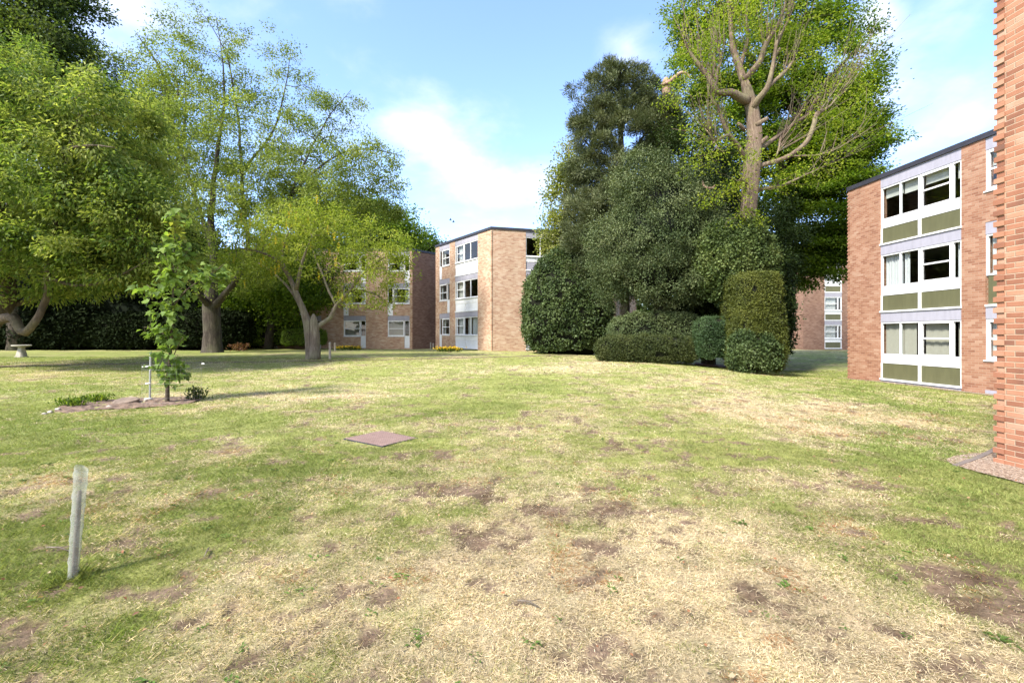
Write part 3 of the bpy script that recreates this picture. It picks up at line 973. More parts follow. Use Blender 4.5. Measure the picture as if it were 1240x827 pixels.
# ---- far block, right, beyond the trees
GZ_ = .245
G0 = np.array((27.3, 45.3)); G1 = np.array((38.0, 45.6))
gp = [tuple(G0), tuple(G1), (38.0, 56.0), (26.6, 56.0), (26.75, 47.2)]
gb = thing('apartment_block', (G0[0], G0[1], GZ_), 'distant grey brown brick flats glimpsed between the yew column and the orange block', 'building')
gf = outward(Facade(G0, G1, GZ_, 1), gp, G0)
h0_, h1_ = u_of(gf, 998.5), u_of(gf, 1019.5)
wall(gf, gb, M['brick_brown'], HB, [(h0_, h1_, 0, HB)])
for i, b in enumerate(BASES):
    gl0, gl1 = b + .97, b + UNIT
    window(gf, gb, h0_, h1_, gl0, gl1, mull=[(h0_ + 1.3, .09)], transoms=[(h0_ + .05, h0_ + 1.27, gl0 + .66)], bar=.08,
           curtains=[(h0_ + .1, h0_ + 1.2, gl0 + .05, gl1 - .05, 'curtain')])
    slab_part(gf, gb, h0_ + .002, h1_ - .002, b + .62, gl0 - .045, -.10, -.03, M['white'], 'apron_rail')
    slab_part(gf, gb, h0_ + .09, h1_ - .09, b + .09, b + .618, -.10, -.05, M['olive'], 'spandrel_panel')
    slab_part(gf, gb, h0_, h1_, b, b + .088, -.12, .02, M['white'], 'sill')
    mb = MB(); gf.box(mb, h0_, h0_ + .088, b + .09, b + .618, -.1, -.03); gf.box(mb, h1_ - .088, h1_, b + .09, b + .618, -.1, -.03)
    mb.build('panel_frame', M['white'], gb)
    slab_part(gf, gb, h0_ + .002, h1_ - .002, b + UNIT + .002, b + UNIT + .377, -.14, -.012, M['band'], 'lintel_band')
for a in (1, 2, 3):
    wall(outward(Facade(gp[a], gp[a + 1], GZ_, 1), gp, gp[a]), gb, M['brick_brown'], HB, [])
wall(outward(Facade(gp[4], gp[0], GZ_, 1), gp, gp[4]), gb, M['brick_brown'], HB, [])
roof(gb, gp, GZ_ + HB)
floors(gb, gp, [GZ_, GZ_ + 2.5, GZ_ + 5.12])

# ---- gravel along the near wall, and the trodden path across the lawn


def drape(name, pts_l, pts_r, lift, mat, n=60, across=6, amp=.012):
    """sheet laid over the land between two edges"""
    L, R = catmull(np.array(pts_l, float), .15), catmull(np.array(pts_r, float), .15)
    tl = np.linspace(0, 1, n)
    li = np.stack([np.interp(tl, np.linspace(0, 1, len(L)), L[:, k]) for k in (0, 1)], -1)
    ri = np.stack([np.interp(tl, np.linspace(0, 1, len(R)), R[:, k]) for k in (0, 1)], -1)
    g = li[:, None] + (ri - li)[:, None] * np.linspace(0, 1, across)[None, :, None]
    x, y = g[..., 0].ravel(), g[..., 1].ravel()
    z = gz(x, y) + lift + (vnoise(np.stack([x, y], -1), .05 + amp, 3) - .5) * amp
    ii = np.arange(n * across).reshape(n, across)
    q = np.stack([ii[:-1, :-1], ii[:-1, 1:], ii[1:, 1:], ii[1:, :-1]], -1).reshape(-1, 4)
    return np_mesh(name, np.stack([x, y, z], -1), q, mat, smooth=True)


mgv, t = newmat('gravel')
tcn = t.n('ShaderNodeTexCoord')
vr = t.n('ShaderNodeTexVoronoi', {'Vector': tcn.outputs['Object'], 'Scale': 55.0})
cr = t.ramp(t.n('ShaderNodeSeparateColor', {0: vr.outputs['Color']}).outputs[0], [(0, (.22, .14, .09)), (.4, (.44, .32, .22)), (.75, (.56, .44, .32)), (1, (.70, .62, .50))])
dk = t.ramp(vr.outputs['Distance'], [(.3, (1, 1, 1)), (.75, (.35, .32, .3))])
bs = t.n('ShaderNodeBsdfPrincipled', {'Base Color': t.mix(1.0, cr, dk, 'MULTIPLY'), 'Roughness': .9, 'Specular IOR Level': .2})
bp = t.n('ShaderNodeBump', {'Strength': 1.0, 'Distance': .02, 'Height': vr.outputs['Distance']}, invert=True)
t.link(bp.outputs[0], bs.inputs['Normal'])
out(t, bs.outputs[0])
M['gravel'] = mgv
ge = [ground_at(1157, 565)[:2], ground_at(1205, 545)[:2]]
gl_ = [ge[0] + np.array((.02, 0)), ge[0] + np.array((.55, -3.0)), ge[0] + np.array((.75, -8.0))]
grv = drape('gravel', [ge[1], ge[0], gl_[1], gl_[2]], [nc + (.1, .1), nc + (.1, -.2), nc + dn * 4 + (.1, 0), nc + dn * 9 + (.1, 0)], .02, M['gravel'], 60, 10)
tag(grv, 'strip of small tan gravel at the foot of the orange brick gable wall', 'gravel', kind='structure')
FREE.append([ge[1], ge[0], gl_[1], gl_[2], nc + dn * 9 + (.1, 0), nc + (.2, .2)])
# timber edging of the gravel
mb = MB()
pe = [ge[0] + (ge[1] - ge[0]) * s for s in np.linspace(0, 1.12, 9)]
for a, b in zip(pe[:-1], pe[1:]):
    za, zb = gz(*a), gz(*b)
    nn = norm(np.array((-(b - a)[1], (b - a)[0]))) * .035
    mb.hull8([(a[0] - nn[0], a[1] - nn[1], za - .05), (b[0] - nn[0], b[1] - nn[1], zb - .05), (b[0] + nn[0], b[1] + nn[1], zb - .05), (a[0] + nn[0], a[1] + nn[1], za - .05),
              (a[0] - nn[0], a[1] - nn[1], za + .025), (b[0] - nn[0], b[1] - nn[1], zb + .025), (b[0] + nn[0], b[1] + nn[1], zb + .025), (a[0] + nn[0], a[1] + nn[1], za + .025)])
oe = mb.build('edging_board', M['stake'], origin=(*ge[0], gz(*ge[0])))
tag(oe, 'low weathered edging board between the lawn and the tan gravel strip', 'edging')

pl = [ground_at(-260, 447)[:2], ground_at(0, 444)[:2], ground_at(180, 440.5)[:2], ground_at(390, 437.5)[:2], ground_at(560, 434)[:2], ground_at(700, 431)[:2]]
pathm = drape('path', [p for p in pl], [p + np.array((.05, .55)) for p in pl], .008, M['soil'], 160, 4)
tag(pathm, 'narrow trodden earth path crossing the far lawn', 'path', kind='structure')

# bed of chippings under the clipped hedges and strip along the right block
bd = [ground_at(842, 442)[:2], ground_at(852, 444)[:2], ground_at(875, 445.5)[:2], ground_at(892, 447.5)[:2]]
bed2 = drape('soil_bed', bd, [p + norm(p) * 2.2 for p in bd], .05, plain('mulch', (.20, .125, .085), .95, .6, 18, bump=1.0), 40, 16, .05)
FREE.append(bd + [p + norm(p) * 2.2 for p in bd][::-1])
tag(bed2, 'bare brown earth between the clipped box bush and yew column', 'earth', kind='structure')
sl0 = [rf.pt(-.3, .02, 0)[:2], rf.pt(3, .02, 0)[:2], rf.pt(9.4, .02, 0)[:2]]
sl1 = [rf.pt(-.3, .38, 0)[:2], rf.pt(3, .40, 0)[:2], rf.pt(9.4, .36, 0)[:2]]
st2 = drape('gravel', sl0, sl1, .016, M['gravel'], 50, 4)
tag(st2, 'thin strip of tan gravel along the foot of the orange brick flats', 'gravel', kind='structure')

# ------------------------------------------------------------------ grass blades


def leaf_arrays(Pb, D, Nn, L, Wd, fold=.25, mid=.45, bend=0.0):
    """folded diamond leaves: (verts, tris)"""
    D, Nn = norm(D), norm(Nn)
    S = norm(np.cross(D, Nn))
    Nn = np.cross(S, D)
    L, Wd = L[:, None], Wd[:, None]
    m_ = Pb + D * L * mid
    v = np.stack([Pb, m_ + S * Wd / 2 + Nn * Wd * fold, Pb + D * L - Nn * L * bend, m_ - S * Wd / 2 + Nn * Wd * fold], 1)
    n = len(Pb)
    b = (np.arange(n) * 4)[:, None]
    tri = np.concatenate([b + np.array([[0, 1, 2]]), b + np.array([[0, 2, 3]])], 1).reshape(-1, 3)
    return v.reshape(-1, 3), tri


def grass_blades():
    rng = np.random.default_rng(11)
    V, T, C = [], [], []
    nv = 0
    for y0, y1, dens, hgt, wid in ((1.75, 3.0, 15000, .024, .0021), (3.0, 4.5, 10000, .026, .0026), (4.5, 7, 5600, .028, .0038),
                                   (7, 11, 2500, .031, .0062), (11, 17, 950, .036, .0105), (17, 25, 330, .040, .018)):
        hw0 = 1.09 * y1 + 1.2
        n = int((y1 - y0) * 2 * hw0 * dens)
        y = rng.uniform(y0, y1, n)
        x = rng.uniform(-hw0, hw0, n)
        k = np.abs(x) < 1.09 * y + 1.1
        x, y = x[k], y[k]
        c, soil, straw, green, cd = lawn(x, y)
        # tussocks: thinner and thicker places
        tus = vnoise(np.stack([x, y], -1), .07, 5) * .6 + vnoise(np.stack([x, y], -1), .22, 6) * .4
        foot = np.exp(-((x - GUARD[0]) ** 2 + (y - GUARD[1]) ** 2) / .016) if y0 < 4.5 else 0 * x
        k = rng.random(len(x)) < (1 - .90 * soil) * (1 + foot) * np.clip(.35 + 1.2 * tus, 0, 1)
        for poly in FREE:
            k &= ~in_poly(x, y, poly)
        foot = foot[k]
        x, y, c, soil, straw, green, tus = x[k], y[k], c[k], soil[k], straw[k], green[k], tus[k]
        n = len(x)
        z = gz(x, y) - .004
        dry = rng.random(n) < np.clip(straw * 1.05 - .05, 0, .94) * (1 - .8 * foot)
        hue = rng.random((n, 1))
        cg = np.array((.19, .24, .055)) * (1 - hue) + np.array((.38, .37, .135)) * hue
        cg = cg * (1 - .35 * green[:, None]) + np.array((.12, .23, .035)) * .35 * green[:, None]
        cs = np.array((.68, .565, .38)) * (.66 + .5 * rng.random((n, 1)))
        rust = (vnoise(np.stack([x, y], -1), .35, 66) > .74) & (rng.random(n) < .5)
        col = np.where(dry[:, None], cs, cg)
        col = np.where((rust & dry)[:, None], np.array((.40, .22, .10)), col)
        patch = .80 + .4 * vnoise(np.stack([x, y], -1), .30, 71)
        col = col * (patch * (.8 + .4 * rng.random(n)))[:, None]
        az = rng.uniform(0, 2 * np.pi, n)
        tilt = np.where(dry, rng.uniform(.75, 1.5, n), rng.uniform(.25, 1.15, n))
        D = np.stack([np.cos(az) * np.sin(tilt), np.sin(az) * np.sin(tilt), np.cos(tilt)], -1)
        h = hgt * rng.uniform(.55, 1.45, n) * (1 + .55 * np.clip(green, 0, 1)) * (.7 + .6 * tus) * np.where(dry, 1.15, 1.0) * (1 + 1.6 * foot)
        Nn = np.stack([-np.cos(az) * np.cos(tilt), -np.sin(az) * np.cos(tilt), np.sin(tilt)], -1) + rng.normal(0, .4, (n, 3))
        v, t_ = leaf_arrays(np.stack([x, y, z + np.where(dry, .006, 0)], -1), D, Nn, h, wid * rng.uniform(.7, 1.3, n), fold=.1, mid=.3, bend=.22)
        V.append(v); T.append(t_ + nv); C.append(np.repeat(col, 4, 0))
        nv += len(v)
    o = np_mesh('grass', np.concatenate(V), np.concatenate(T), M['grass'], cols=np.concatenate(C))
    tag(o, 'short mown grass blades, green and dry straw coloured, all over the lawn', 'grass', kind='stuff')


# ------------------------------------------------------------------ trees


class Tree:
    def __init__(self, name, label, base, seed, bark, group='trees round the lawn', cat='tree', expo=2.3, sides=10, slim=1.0):
        self.slim = slim
        self.rng = np.random.default_rng(seed)
        self.base = np.array(base, float)
        self.root = thing(name, tuple(base), label, cat, group)
        self.bark = bark
        self.nodes, self.par, self.rad, self.limb = [], [], [], []
        self.limbs = []
        self.tips = []
        self.expo = expo
        self.sides = sides

    def add_limb(self, pts, step=.35, wob=.03):
        """pts rows: x, y, z, radius"""
        q = catmull(np.array(pts, float), step)
        if wob:
            q[1:, :3] += (np.stack([fbm(q[1:, :3], 1.1, 3 + i, 2) for i in range(3)], -1) - .5) * wob * 4
        q[:, 3] = np.maximum(q[:, 3] * (self.slim if self.limbs else 1), .006)
        self.limbs.append(q)
        prev = -1
        if self.nodes:
            dd = np.linalg.norm(np.array(self.nodes) - q[0, :3], axis=1)
            prev = int(dd.argmin())
        for r in q:
            self.nodes.append(r[:3]); self.par.append(prev); self.rad.append(r[3]); self.limb.append(True)
            prev = len(self.nodes) - 1

    def grow(self, att, wpath=.25, sag=.12, r_tip=.006, start=None, jit=.12):
        nodes = [np.array(n) for n in self.nodes]
        par = list(self.par)
        isl = list(self.limb)
        cap = len(nodes) + 3 * len(att)
        arr = np.zeros((cap, 3)); arr[:len(nodes)] = nodes
        pl_ = np.zeros(cap)
        n = len(nodes)
        ok = np.zeros(cap, bool)
        lo = 0 if start is None else start
        ok[lo:n] = True
        dmin = np.array([np.min(np.linalg.norm(arr[lo:n] - a, axis=1)) for a in att])
        tips = []
        for a in np.array(att)[np.argsort(dmin)]:
            dv = a - arr[:n]
            dist = np.linalg.norm(dv, axis=1)
            cost = dist + wpath * pl_[:n] + np.where(dv[:, 2] < 0, -dv[:, 2] * .35, 0) + np.where(ok[:n], 0, 1e6)
            j = int(cost.argmin())
            L = dist[j]
            prev = j
            for s in (.35, .7, 1.0):
                p = arr[j] + dv[j] * s
                if s < 1:
                    p = p + self.rng.normal(0, jit, 3) * L * .6 + np.array((0, 0, math.sin(s * math.pi) * L * sag))
                arr[n] = p
                ok[n] = True
                pl_[n] = pl_[prev] + np.linalg.norm(arr[n] - arr[prev])
                par.append(prev); isl.append(False)
                prev = n
                n += 1
            tips.append(n - 1)
        self.arr, self.parr, self.isl = arr[:n], np.array(par), np.array(isl)
        r = np.zeros(n)
        r[tips] = r_tip ** self.expo
        for i in range(n - 1, -1, -1):
            if r[i] == 0: r[i] = r_tip ** self.expo
            if self.parr[i] >= 0 and not self.isl[i]:
                r[self.parr[i]] += r[i]
        r = r ** (1 / self.expo)
        lim = np.array(self.rad)
        r[:len(lim)] = lim
        for i in range(len(lim), n):
            r[i] = min(r[i], r[self.parr[i]] * .8)
        self.r = r
        self.tips = np.array(tips)
        self.r_tip = r_tip

    def wood(self, twig_sides=5, name='trunk'):
        mb = MB()
        rr_ = np.random.default_rng(5)
        for q in self.limbs:
            nn = self.sides if q[0, 3] > .06 else 6
            mb.tube(q[:, :3], q[:, 3], n=nn, jitter=.22, rng=rr_)
        n0 = len(self.nodes)
        V = np.array(mb.v); quads = [f for f in mb.f if len(f) == 4]; 
        caps = [f for f in mb.f if len(f) != 4]
        for f in caps:                       # caps as fans of quads
            for i in range(1, len(f) - 2, 2):
                quads.append((f[0], f[i], f[i + 1], f[i + 2]))
        Q = np.array(quads)
        if self.tips is not None and len(self.tips):
            idx = np.arange(n0, len(self.arr))
            a, b = self.arr[self.parr[idx]], self.arr[idx]
            ra, rb = np.minimum(self.r[self.parr[idx]], self.r[idx] * 1.35), self.r[idx]
            dv = norm(b - a)
            b = b + dv * rb[:, None] * .5
            ref = np.where(np.abs(dv[:, 2:3]) < .9, np.array([[0, 0, 1.]]), np.array([[1., 0, 0]]))
            u = norm(np.cross(dv, ref)); v = np.cross(dv, u)
            k = twig_sides
            ang = 2 * np.pi * np.arange(k) / k
            ring = u[:, None] * np.cos(ang)[None, :, None] + v[:, None] * np.sin(ang)[None, :, None]
            va = a[:, None] + ring * ra[:, None, None]
            vb = b[:, None] + ring * rb[:, None, None]
            vv = np.concatenate([va, vb], 1).reshape(-1, 3)
            m_ = len(idx)
            bb = (np.arange(m_) * 2 * k)[:, None]
            q_ = np.concatenate([bb + np.array([[i, (i + 1) % k, k + (i + 1) % k, k + i]]) for i in range(k)], 1).reshape(-1, 4)
            Q = np.concatenate([Q, q_ + len(V)])
            V = np.concatenate([V, vv])
        return np_mesh(name, V, Q, self.bark, self.root, smooth=True, origin=self.base)

    def leaves(self, per, L, W, pal, spread=.3, flat=1.0, droop=.2, up=.6, along=.8, mat=None, name='crown', core=None, dens_noise=0.0, keep=None,
               radial=0.0, fold=.25, extra=None, tips=None, tuft=False):
        rng = self.rng
        tips = self.tips if tips is None else tips
        ti = np.repeat(tips, per)
        n = len(ti)
        a = self.arr[self.parr[self.parr[ti]]]
        b = self.arr[ti]
        t_ = 1 - rng.random(n) ** 1.0 * along
        off = rng.normal(0, 1, (n, 3)) * spread * np.array((1, 1, flat))
        p = a + (b - a) * t_[:, None] + off
        if dens_noise:
            k = vnoise(p, 1.0, 12) * .55 + vnoise(p, .4, 13) * .45 > dens_noise * .8 * rng.random(n) ** .5
            p, ti, off, a, b = p[k], ti[k], off[k], a[k], b[k]
            n = len(p)
        twig = norm(b - a)
        D = norm(off) * .7 + twig * .5 + rng.normal(0, .5, (n, 3)) + np.array((0, 0, -droop))
        if tuft:
            D = twig * .6 + norm(off) * .8 + np.array((0, 0, .5)) + rng.normal(0, .25, (n, 3))
        Nn = rng.normal(0, 1, (n, 3)) * (1 - up) + np.array((0, 0, up)) + norm(b - self.arr[self.tips].mean(0)) * radial
        pal = np.array(pal)
        # colour: each spray has its own tone, each leaf a little of its own
        cl = rng.random(len(self.arr))[ti] * .6 + vnoise(p, 1.6, 44) * .4
        f = np.clip(cl + rng.normal(0, .16, n), 0, .999) * (len(pal) - 1)
        i = f.astype(int)
        c = pal[i] + (pal[np.minimum(i + 1, len(pal) - 1)] - pal[i]) * (f - i)[:, None]
        c = c * (.8 + .4 * rng.random((n, 1)))
        v, tr = leaf_arrays(p, D, Nn, L * rng.uniform(.65, 1.3, n), W * rng.uniform(.7, 1.25, n), fold=fold, bend=.1)
        C = np.repeat(c, 4, 0)
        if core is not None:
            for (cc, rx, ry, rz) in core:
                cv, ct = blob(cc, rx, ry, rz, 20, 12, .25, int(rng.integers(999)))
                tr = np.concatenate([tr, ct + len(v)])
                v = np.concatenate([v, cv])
                C = np.concatenate([C, np.tile(np.array((.008, .011, .006)), (len(cv), 1))])  # filler core against see-through, crown's inner shade as near black colour
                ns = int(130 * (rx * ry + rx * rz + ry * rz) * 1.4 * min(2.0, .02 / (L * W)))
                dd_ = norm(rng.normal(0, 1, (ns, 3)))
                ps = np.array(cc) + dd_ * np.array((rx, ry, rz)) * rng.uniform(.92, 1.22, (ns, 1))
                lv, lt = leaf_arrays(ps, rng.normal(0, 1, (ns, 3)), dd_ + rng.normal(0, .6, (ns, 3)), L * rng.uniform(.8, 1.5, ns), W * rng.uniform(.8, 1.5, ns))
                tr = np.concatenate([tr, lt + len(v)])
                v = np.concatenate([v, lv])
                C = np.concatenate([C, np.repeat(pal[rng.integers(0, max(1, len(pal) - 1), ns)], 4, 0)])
        if extra is not None:
            ev, et, ec = extra
            tr = np.concatenate([tr, et + len(v)]); v = np.concatenate([v, ev]); C = np.concatenate([C, ec])
        return np_mesh(name, v, tr, mat or M['leaf'], self.root, cols=C, origin=self.base)


def blob(c, rx, ry, rz, nu=20, nv=12, amp=.2, seed=0):
    u = np.linspace(0, 2 * np.pi, nu, endpoint=False)
    v = np.linspace(0.02, np.pi - .02, nv)
    U, Vv = np.meshgrid(u, v)
    dd = np.stack([np.cos(U) * np.sin(Vv), np.sin(U) * np.sin(Vv), np.cos(Vv)], -1).reshape(-1, 3)
    r = 1 + amp * (vnoise(dd * 2 + 7, 1, seed) - .5) * 2
    vv = np.array(c) + dd * np.array((rx, ry, rz)) * r[:, None]
    i = np.arange(nu * nv).reshape(nv, nu)
    a, b_, c_, d_ = i[:-1], np.roll(i, -1, 1)[:-1], np.roll(i, -1, 1)[1:], i[1:]
    q = np.stack([a, b_, c_, d_], -1).reshape(-1, 4)
    return vv, np.concatenate([q[:, [0, 1, 2]], q[:, [0, 2, 3]]])


def cloud_pts(rng, blobs, shell=.45, amp=.3):
    """points for twigs inside blobs given as (px, py, Y, rpx, rpy, ry metres, count)"""
    out_ = []
    for px, py, Y, rpx, rpy, ry, n in blobs:
        c = P(px, py, Y)
        d_ = norm(rng.normal(0, 1, (n, 3)))
        r = (shell ** 3 + (1 - shell ** 3) * rng.random(n)) ** (1 / 3)
        r = r * (1 + amp * (vnoise(d_ * 2.2 + px, 1, 7) - .5) * 2)
        out_.append(c + d_ * np.array((rpx / F * Y, ry, rpy / F * Y)) * r[:, None])
    return np.concatenate(out_)


def px_limb(rows):
    """rows of (px, py, Y, radius)"""
    return [(*P(a, b, Y), r) for a, b, Y, r in rows]


FRESH = [(.045, .080, .013), (.102, .162, .026), (.180, .238, .048), (.262, .305, .070), (.355, .38, .10)]
OLIVE = [(.076, .112, .018), (.150, .200, .034), (.225, .275, .058), (.315, .345, .095)]
DEEP = [(.018, .032, .008), (.035, .060, .013), (.06, .09, .020), (.10, .13, .032)]
YEW_SHADE = [(.006, .010, .004), (.011, .017, .006), (.02, .028, .010)]  # near black: shade under the trees put into the leaf colour
HOLLY = [(.030, .050, .016), (.065, .092, .032), (.115, .145, .056), (.19, .215, .10)]
PINE = [(.035, .050, .018), (.075, .095, .036), (.13, .15, .064), (.19, .20, .10)]
LIME = [(.11, .17, .015), (.18, .25, .020), (.27, .33, .030), (.36, .38, .05)]
BEECH = [(.040, .080, .008), (.080, .140, .012), (.13, .20, .018), (.21, .27, .03)]
IVY = [(.020, .036, .012), (.045, .072, .022), (.085, .12, .038), (.15, .185, .075)]


def gbase(px, py):
    return ground_at(px, py)


# 1  spreading cherry at the left edge, crooked low limbs
b = np.array((*P(-28, 436, 18.5)[:2], 0)); b[2] = gz(b[0], b[1])
T1 = Tree('cherry_tree', 'broad spreading tree with crooked low limb over the birdbath, at the left edge', b, 21, M['bark_brown'], slim=.8)
Y = 18.5
T1.add_limb([(b[0], b[1], b[2] - .3, .46), (*P(-26, 415, Y), .38), (*P(-14, 392, Y), .34), (*P(2, 372, Y), .30), (*P(8, 345, Y), .24), (*P(4, 290, Y), .18), (*P(-2, 220, Y + .5), .12), (*P(6, 140, Y), .06), (*P(12, 90, Y), .03)])
T1.add_limb(px_limb([(-14, 392, Y, .26), (5, 386, Y - .4, .22), (16, 384, Y - .7, .20), (22, 396, Y - .9, .19), (30, 402, Y - 1, .18), (42, 390, Y - 1, .16), (52, 372, Y - .8, .15), (60, 352, Y - .8, .16), (58, 330, Y - .9, .15), (60, 295, Y - 1, .12), (72, 250, Y - 1.5, .09), (80, 190, Y - 2, .06), (96, 140, Y - 2, .03)]))
T1.add_limb(px_limb([(2, 372, Y, .15), (20, 368, Y + .4, .14), (38, 362, Y + .3, .13), (52, 348, Y + .5, .11), (80, 318, Y, .09), (120, 290, Y - .5, .06), (165, 265, Y - 1, .03)]))
T1.add_limb(px_limb([(58, 335, Y - .9, .08), (90, 345, Y - 1.2, .06), (130, 340, Y - 1.4, .045), (170, 320, Y - 1.6, .02)]))
T1.add_limb(px_limb([(60, 295, Y - 1, .08), (72, 195, Y - 2.0, .06), (86, 180, Y - 2.4, .05), (120, 176, Y - 2.6, .035), (140, 178, Y - 2.8, .012)]))
att = cloud_pts(T1.rng, [(60, 170, Y, 130, 90, 4.2, 210), (10, 250, Y, 120, 110, 4.4, 190), (120, 255, Y - 1, 88, 84, 3.2, 200), (60, 330, Y, 90, 34, 3.2, 60), (150, 320, Y - .5, 58, 40, 2.4, 46),
                          (20, 120, Y, 90, 46, 3, 50), (130, 160, Y, 60, 40, 3, 44), (-90, 200, Y, 130, 130, 4, 90), (185, 285, Y - 1, 36, 50, 2, 30), (0, 70, Y + .5, 60, 34, 2.5, 24)], shell=.3)
T1.grow(att, wpath=.2, r_tip=.007)
T1.wood()
T1.leaves(190, .165, .07, FRESH, spread=.26, flat=.6, droop=.55, up=.55, dens_noise=.72)

# 2  tall tree behind it, top left corner
b = gbase(-10, 424); b = np.array((*P(20, 424, 33)[:2], 0)); b[2] = gz(b[0], b[1])
T2 = Tree('lime_tree', 'tall dark green tree rising behind the spreading one, top left corner', b, 22, M['bark_dark'])
T2.add_limb([(b[0], b[1], b[2] - .3, .6), (*P(18, 330, 33), .45), (*P(14, 200, 33), .35), (*P(20, 80, 33), .22), (*P(20, -60, 33), .08)])
T2.add_limb(px_limb([(14, 180, 33, .2), (40, 110, 32.5, .14), (70, 40, 32, .06)]))
T2.add_limb(px_limb([(20, 90, 33, .16), (-20, 40, 32.5, .12), (-60, -20, 32, .05)]))
att = cloud_pts(T2.rng, [(20, 20, 33, 88, 80, 4.5, 170), (-40, 80, 33, 90, 90, 4.5, 110), (60, 70, 32, 48, 44, 3.0, 60), (10, 150, 33, 90, 60, 4, 70), (0, -70, 33, 70, 50, 4, 50)], shell=.4)
T2.grow(att, r_tip=.01)
T2.wood(4)
T2.leaves(230, .22, .15, DEEP, spread=.5, flat=.6, droop=.1, up=.6, dens_noise=.7)

# 3  the large airy oak, trunk left of the laburnum
b = gbase(257, 427)
Y = b[1]
T3 = Tree('oak_tree', 'large airy tree with a stout dark trunk and thin young foliage, left of the laburnum', b, 23, M['bark_dark'], sides=14, slim=.62)
T3.add_limb([(b[0], b[1], b[2] - .2, .78), (*P(257, 424, Y), .62), (*P(257, 414, Y), .53), (*P(256, 395, Y), .50), (*P(256, 372, Y), .50), (*P(257, 345, Y), .30), (*P(259, 310, Y), .23), (*P(256, 260, Y), .18), (*P(262, 190, Y), .12), (*P(272, 120, Y), .07), (*P(268, 60, Y), .03), (*P(262, 22, Y), .02)])
T3.add_limb(px_limb([(256, 376, Y, .40), (268, 362, Y - .5, .33), (284, 342, Y - 1, .28), (298, 318, Y - 1, .25), (300, 285, Y - 1, .22), (294, 250, Y - .7, .19), (292, 200, Y - .5, .15), (288, 140, Y, .11), (275, 70, Y, .06), (250, 20, Y, .02)]))
T3.add_limb(px_limb([(256, 374, Y, .34), (244, 360, Y - .8, .28), (232, 342, Y - 1.4, .22), (222, 310, Y - 2, .17), (215, 260, Y - 2, .13), (205, 190, Y - 1.5, .08), (195, 110, Y - 1, .03)]))
T3.add_limb(px_limb([(298, 318, Y - 1, .20), (325, 280, Y - 1.5, .17), (350, 240, Y - 2, .14), (385, 205, Y - 2, .10), (425, 182, Y - 2, .06), (470, 184, Y - 2, .03), (490, 190, Y - 2, .012)]))
T3.add_limb(px_limb([(292, 210, Y, .12), (330, 160, Y + 1, .09), (345, 110, Y + 1.5, .06), (352, 60, Y + 2, .02)]))
T3.add_limb(px_limb([(350, 240, Y - 2, .10), (372, 190, Y - 1, .08), (400, 140, Y - .5, .05), (425, 110, Y, .02)]))
T3.add_limb(px_limb([(256, 300, Y, .2), (240, 250, Y + 1.5, .16), (225, 200, Y + 2, .12), (210, 150, Y + 2, .09), (215, 100, Y + 2, .06), (185, 60, Y + 2, .02)]))
att = cloud_pts(T3.rng, [(265, 170, Y, 105, 90, 5, 210), (340, 210, Y, 90, 74, 4.5, 200), (215, 210, Y, 80, 90, 4.5, 130), (400, 215, Y - 1.5, 78, 60, 3.5, 140), (300, 275, Y - 1, 115, 66, 4.5, 170),
                          (390, 265, Y - 1, 85, 50, 3.5, 150), (440, 240, Y - 1.5, 50, 44, 2.5, 60), (255, 85, Y, 56, 54, 4, 52), (345, 125, Y, 56, 56, 3.5, 56), (185, 120, Y + 1, 54, 60, 3, 44), (450, 188, Y - 2, 42, 16, 2, 20), (270, 335, Y - 1, 90, 26, 4, 50), (405, 140, Y, 36, 30, 2, 18), (245, 42, Y, 70, 22, 3, 18), (340, 70, Y + 1.5, 40, 22, 2, 9)], shell=.15, amp=.4)
T3.grow(att, wpath=.18, r_tip=.010, jit=.16)
T3.wood()
T3.leaves(165, .125, .078, OLIVE, spread=.27, flat=.5, droop=.2, up=.5, dens_noise=.9)

# 4  slim tree behind, between the cherry and the oak
Y = 35
b = np.array((*P(178, 424, Y)[:2], 0)); b[2] = gz(b[0], b[1])
T4 = Tree('ash_tree', 'slender thin leaved tree with dark forked stems between the two big left hand trees', b, 24, M['bark_dark'], slim=.6)
T4.add_limb([(b[0], b[1], b[2] - .3, .4), (*P(182, 340, Y), .3), (*P(190, 240, Y), .24), (*P(205, 150, Y), .16), (*P(196, 90, Y), .1), (*P(165, 40, Y), .02)])
T4.add_limb(px_limb([(190, 240, Y, .2), (215, 190, Y, .15), (225, 130, Y - .5, .1), (222, 60, Y - .5, .03)]))
T4.add_limb(px_limb([(186, 280, Y, .16), (160, 210, Y, .12), (150, 130, Y, .08), (135, 70, Y, .02)]))
att = cloud_pts(T4.rng, [(180, 180, Y, 90, 100, 4, 260), (140, 120, Y, 50, 60, 3, 90), (215, 90, Y, 44, 56, 3, 36), (180, 280, Y, 80, 60, 4, 70)], shell=.3)
T4.grow(att, wpath=.2, r_tip=.012)
T4.wood(4)
T4.leaves(150, .16, .10, OLIVE, spread=.45, flat=.6, up=.55, dens_noise=.8)

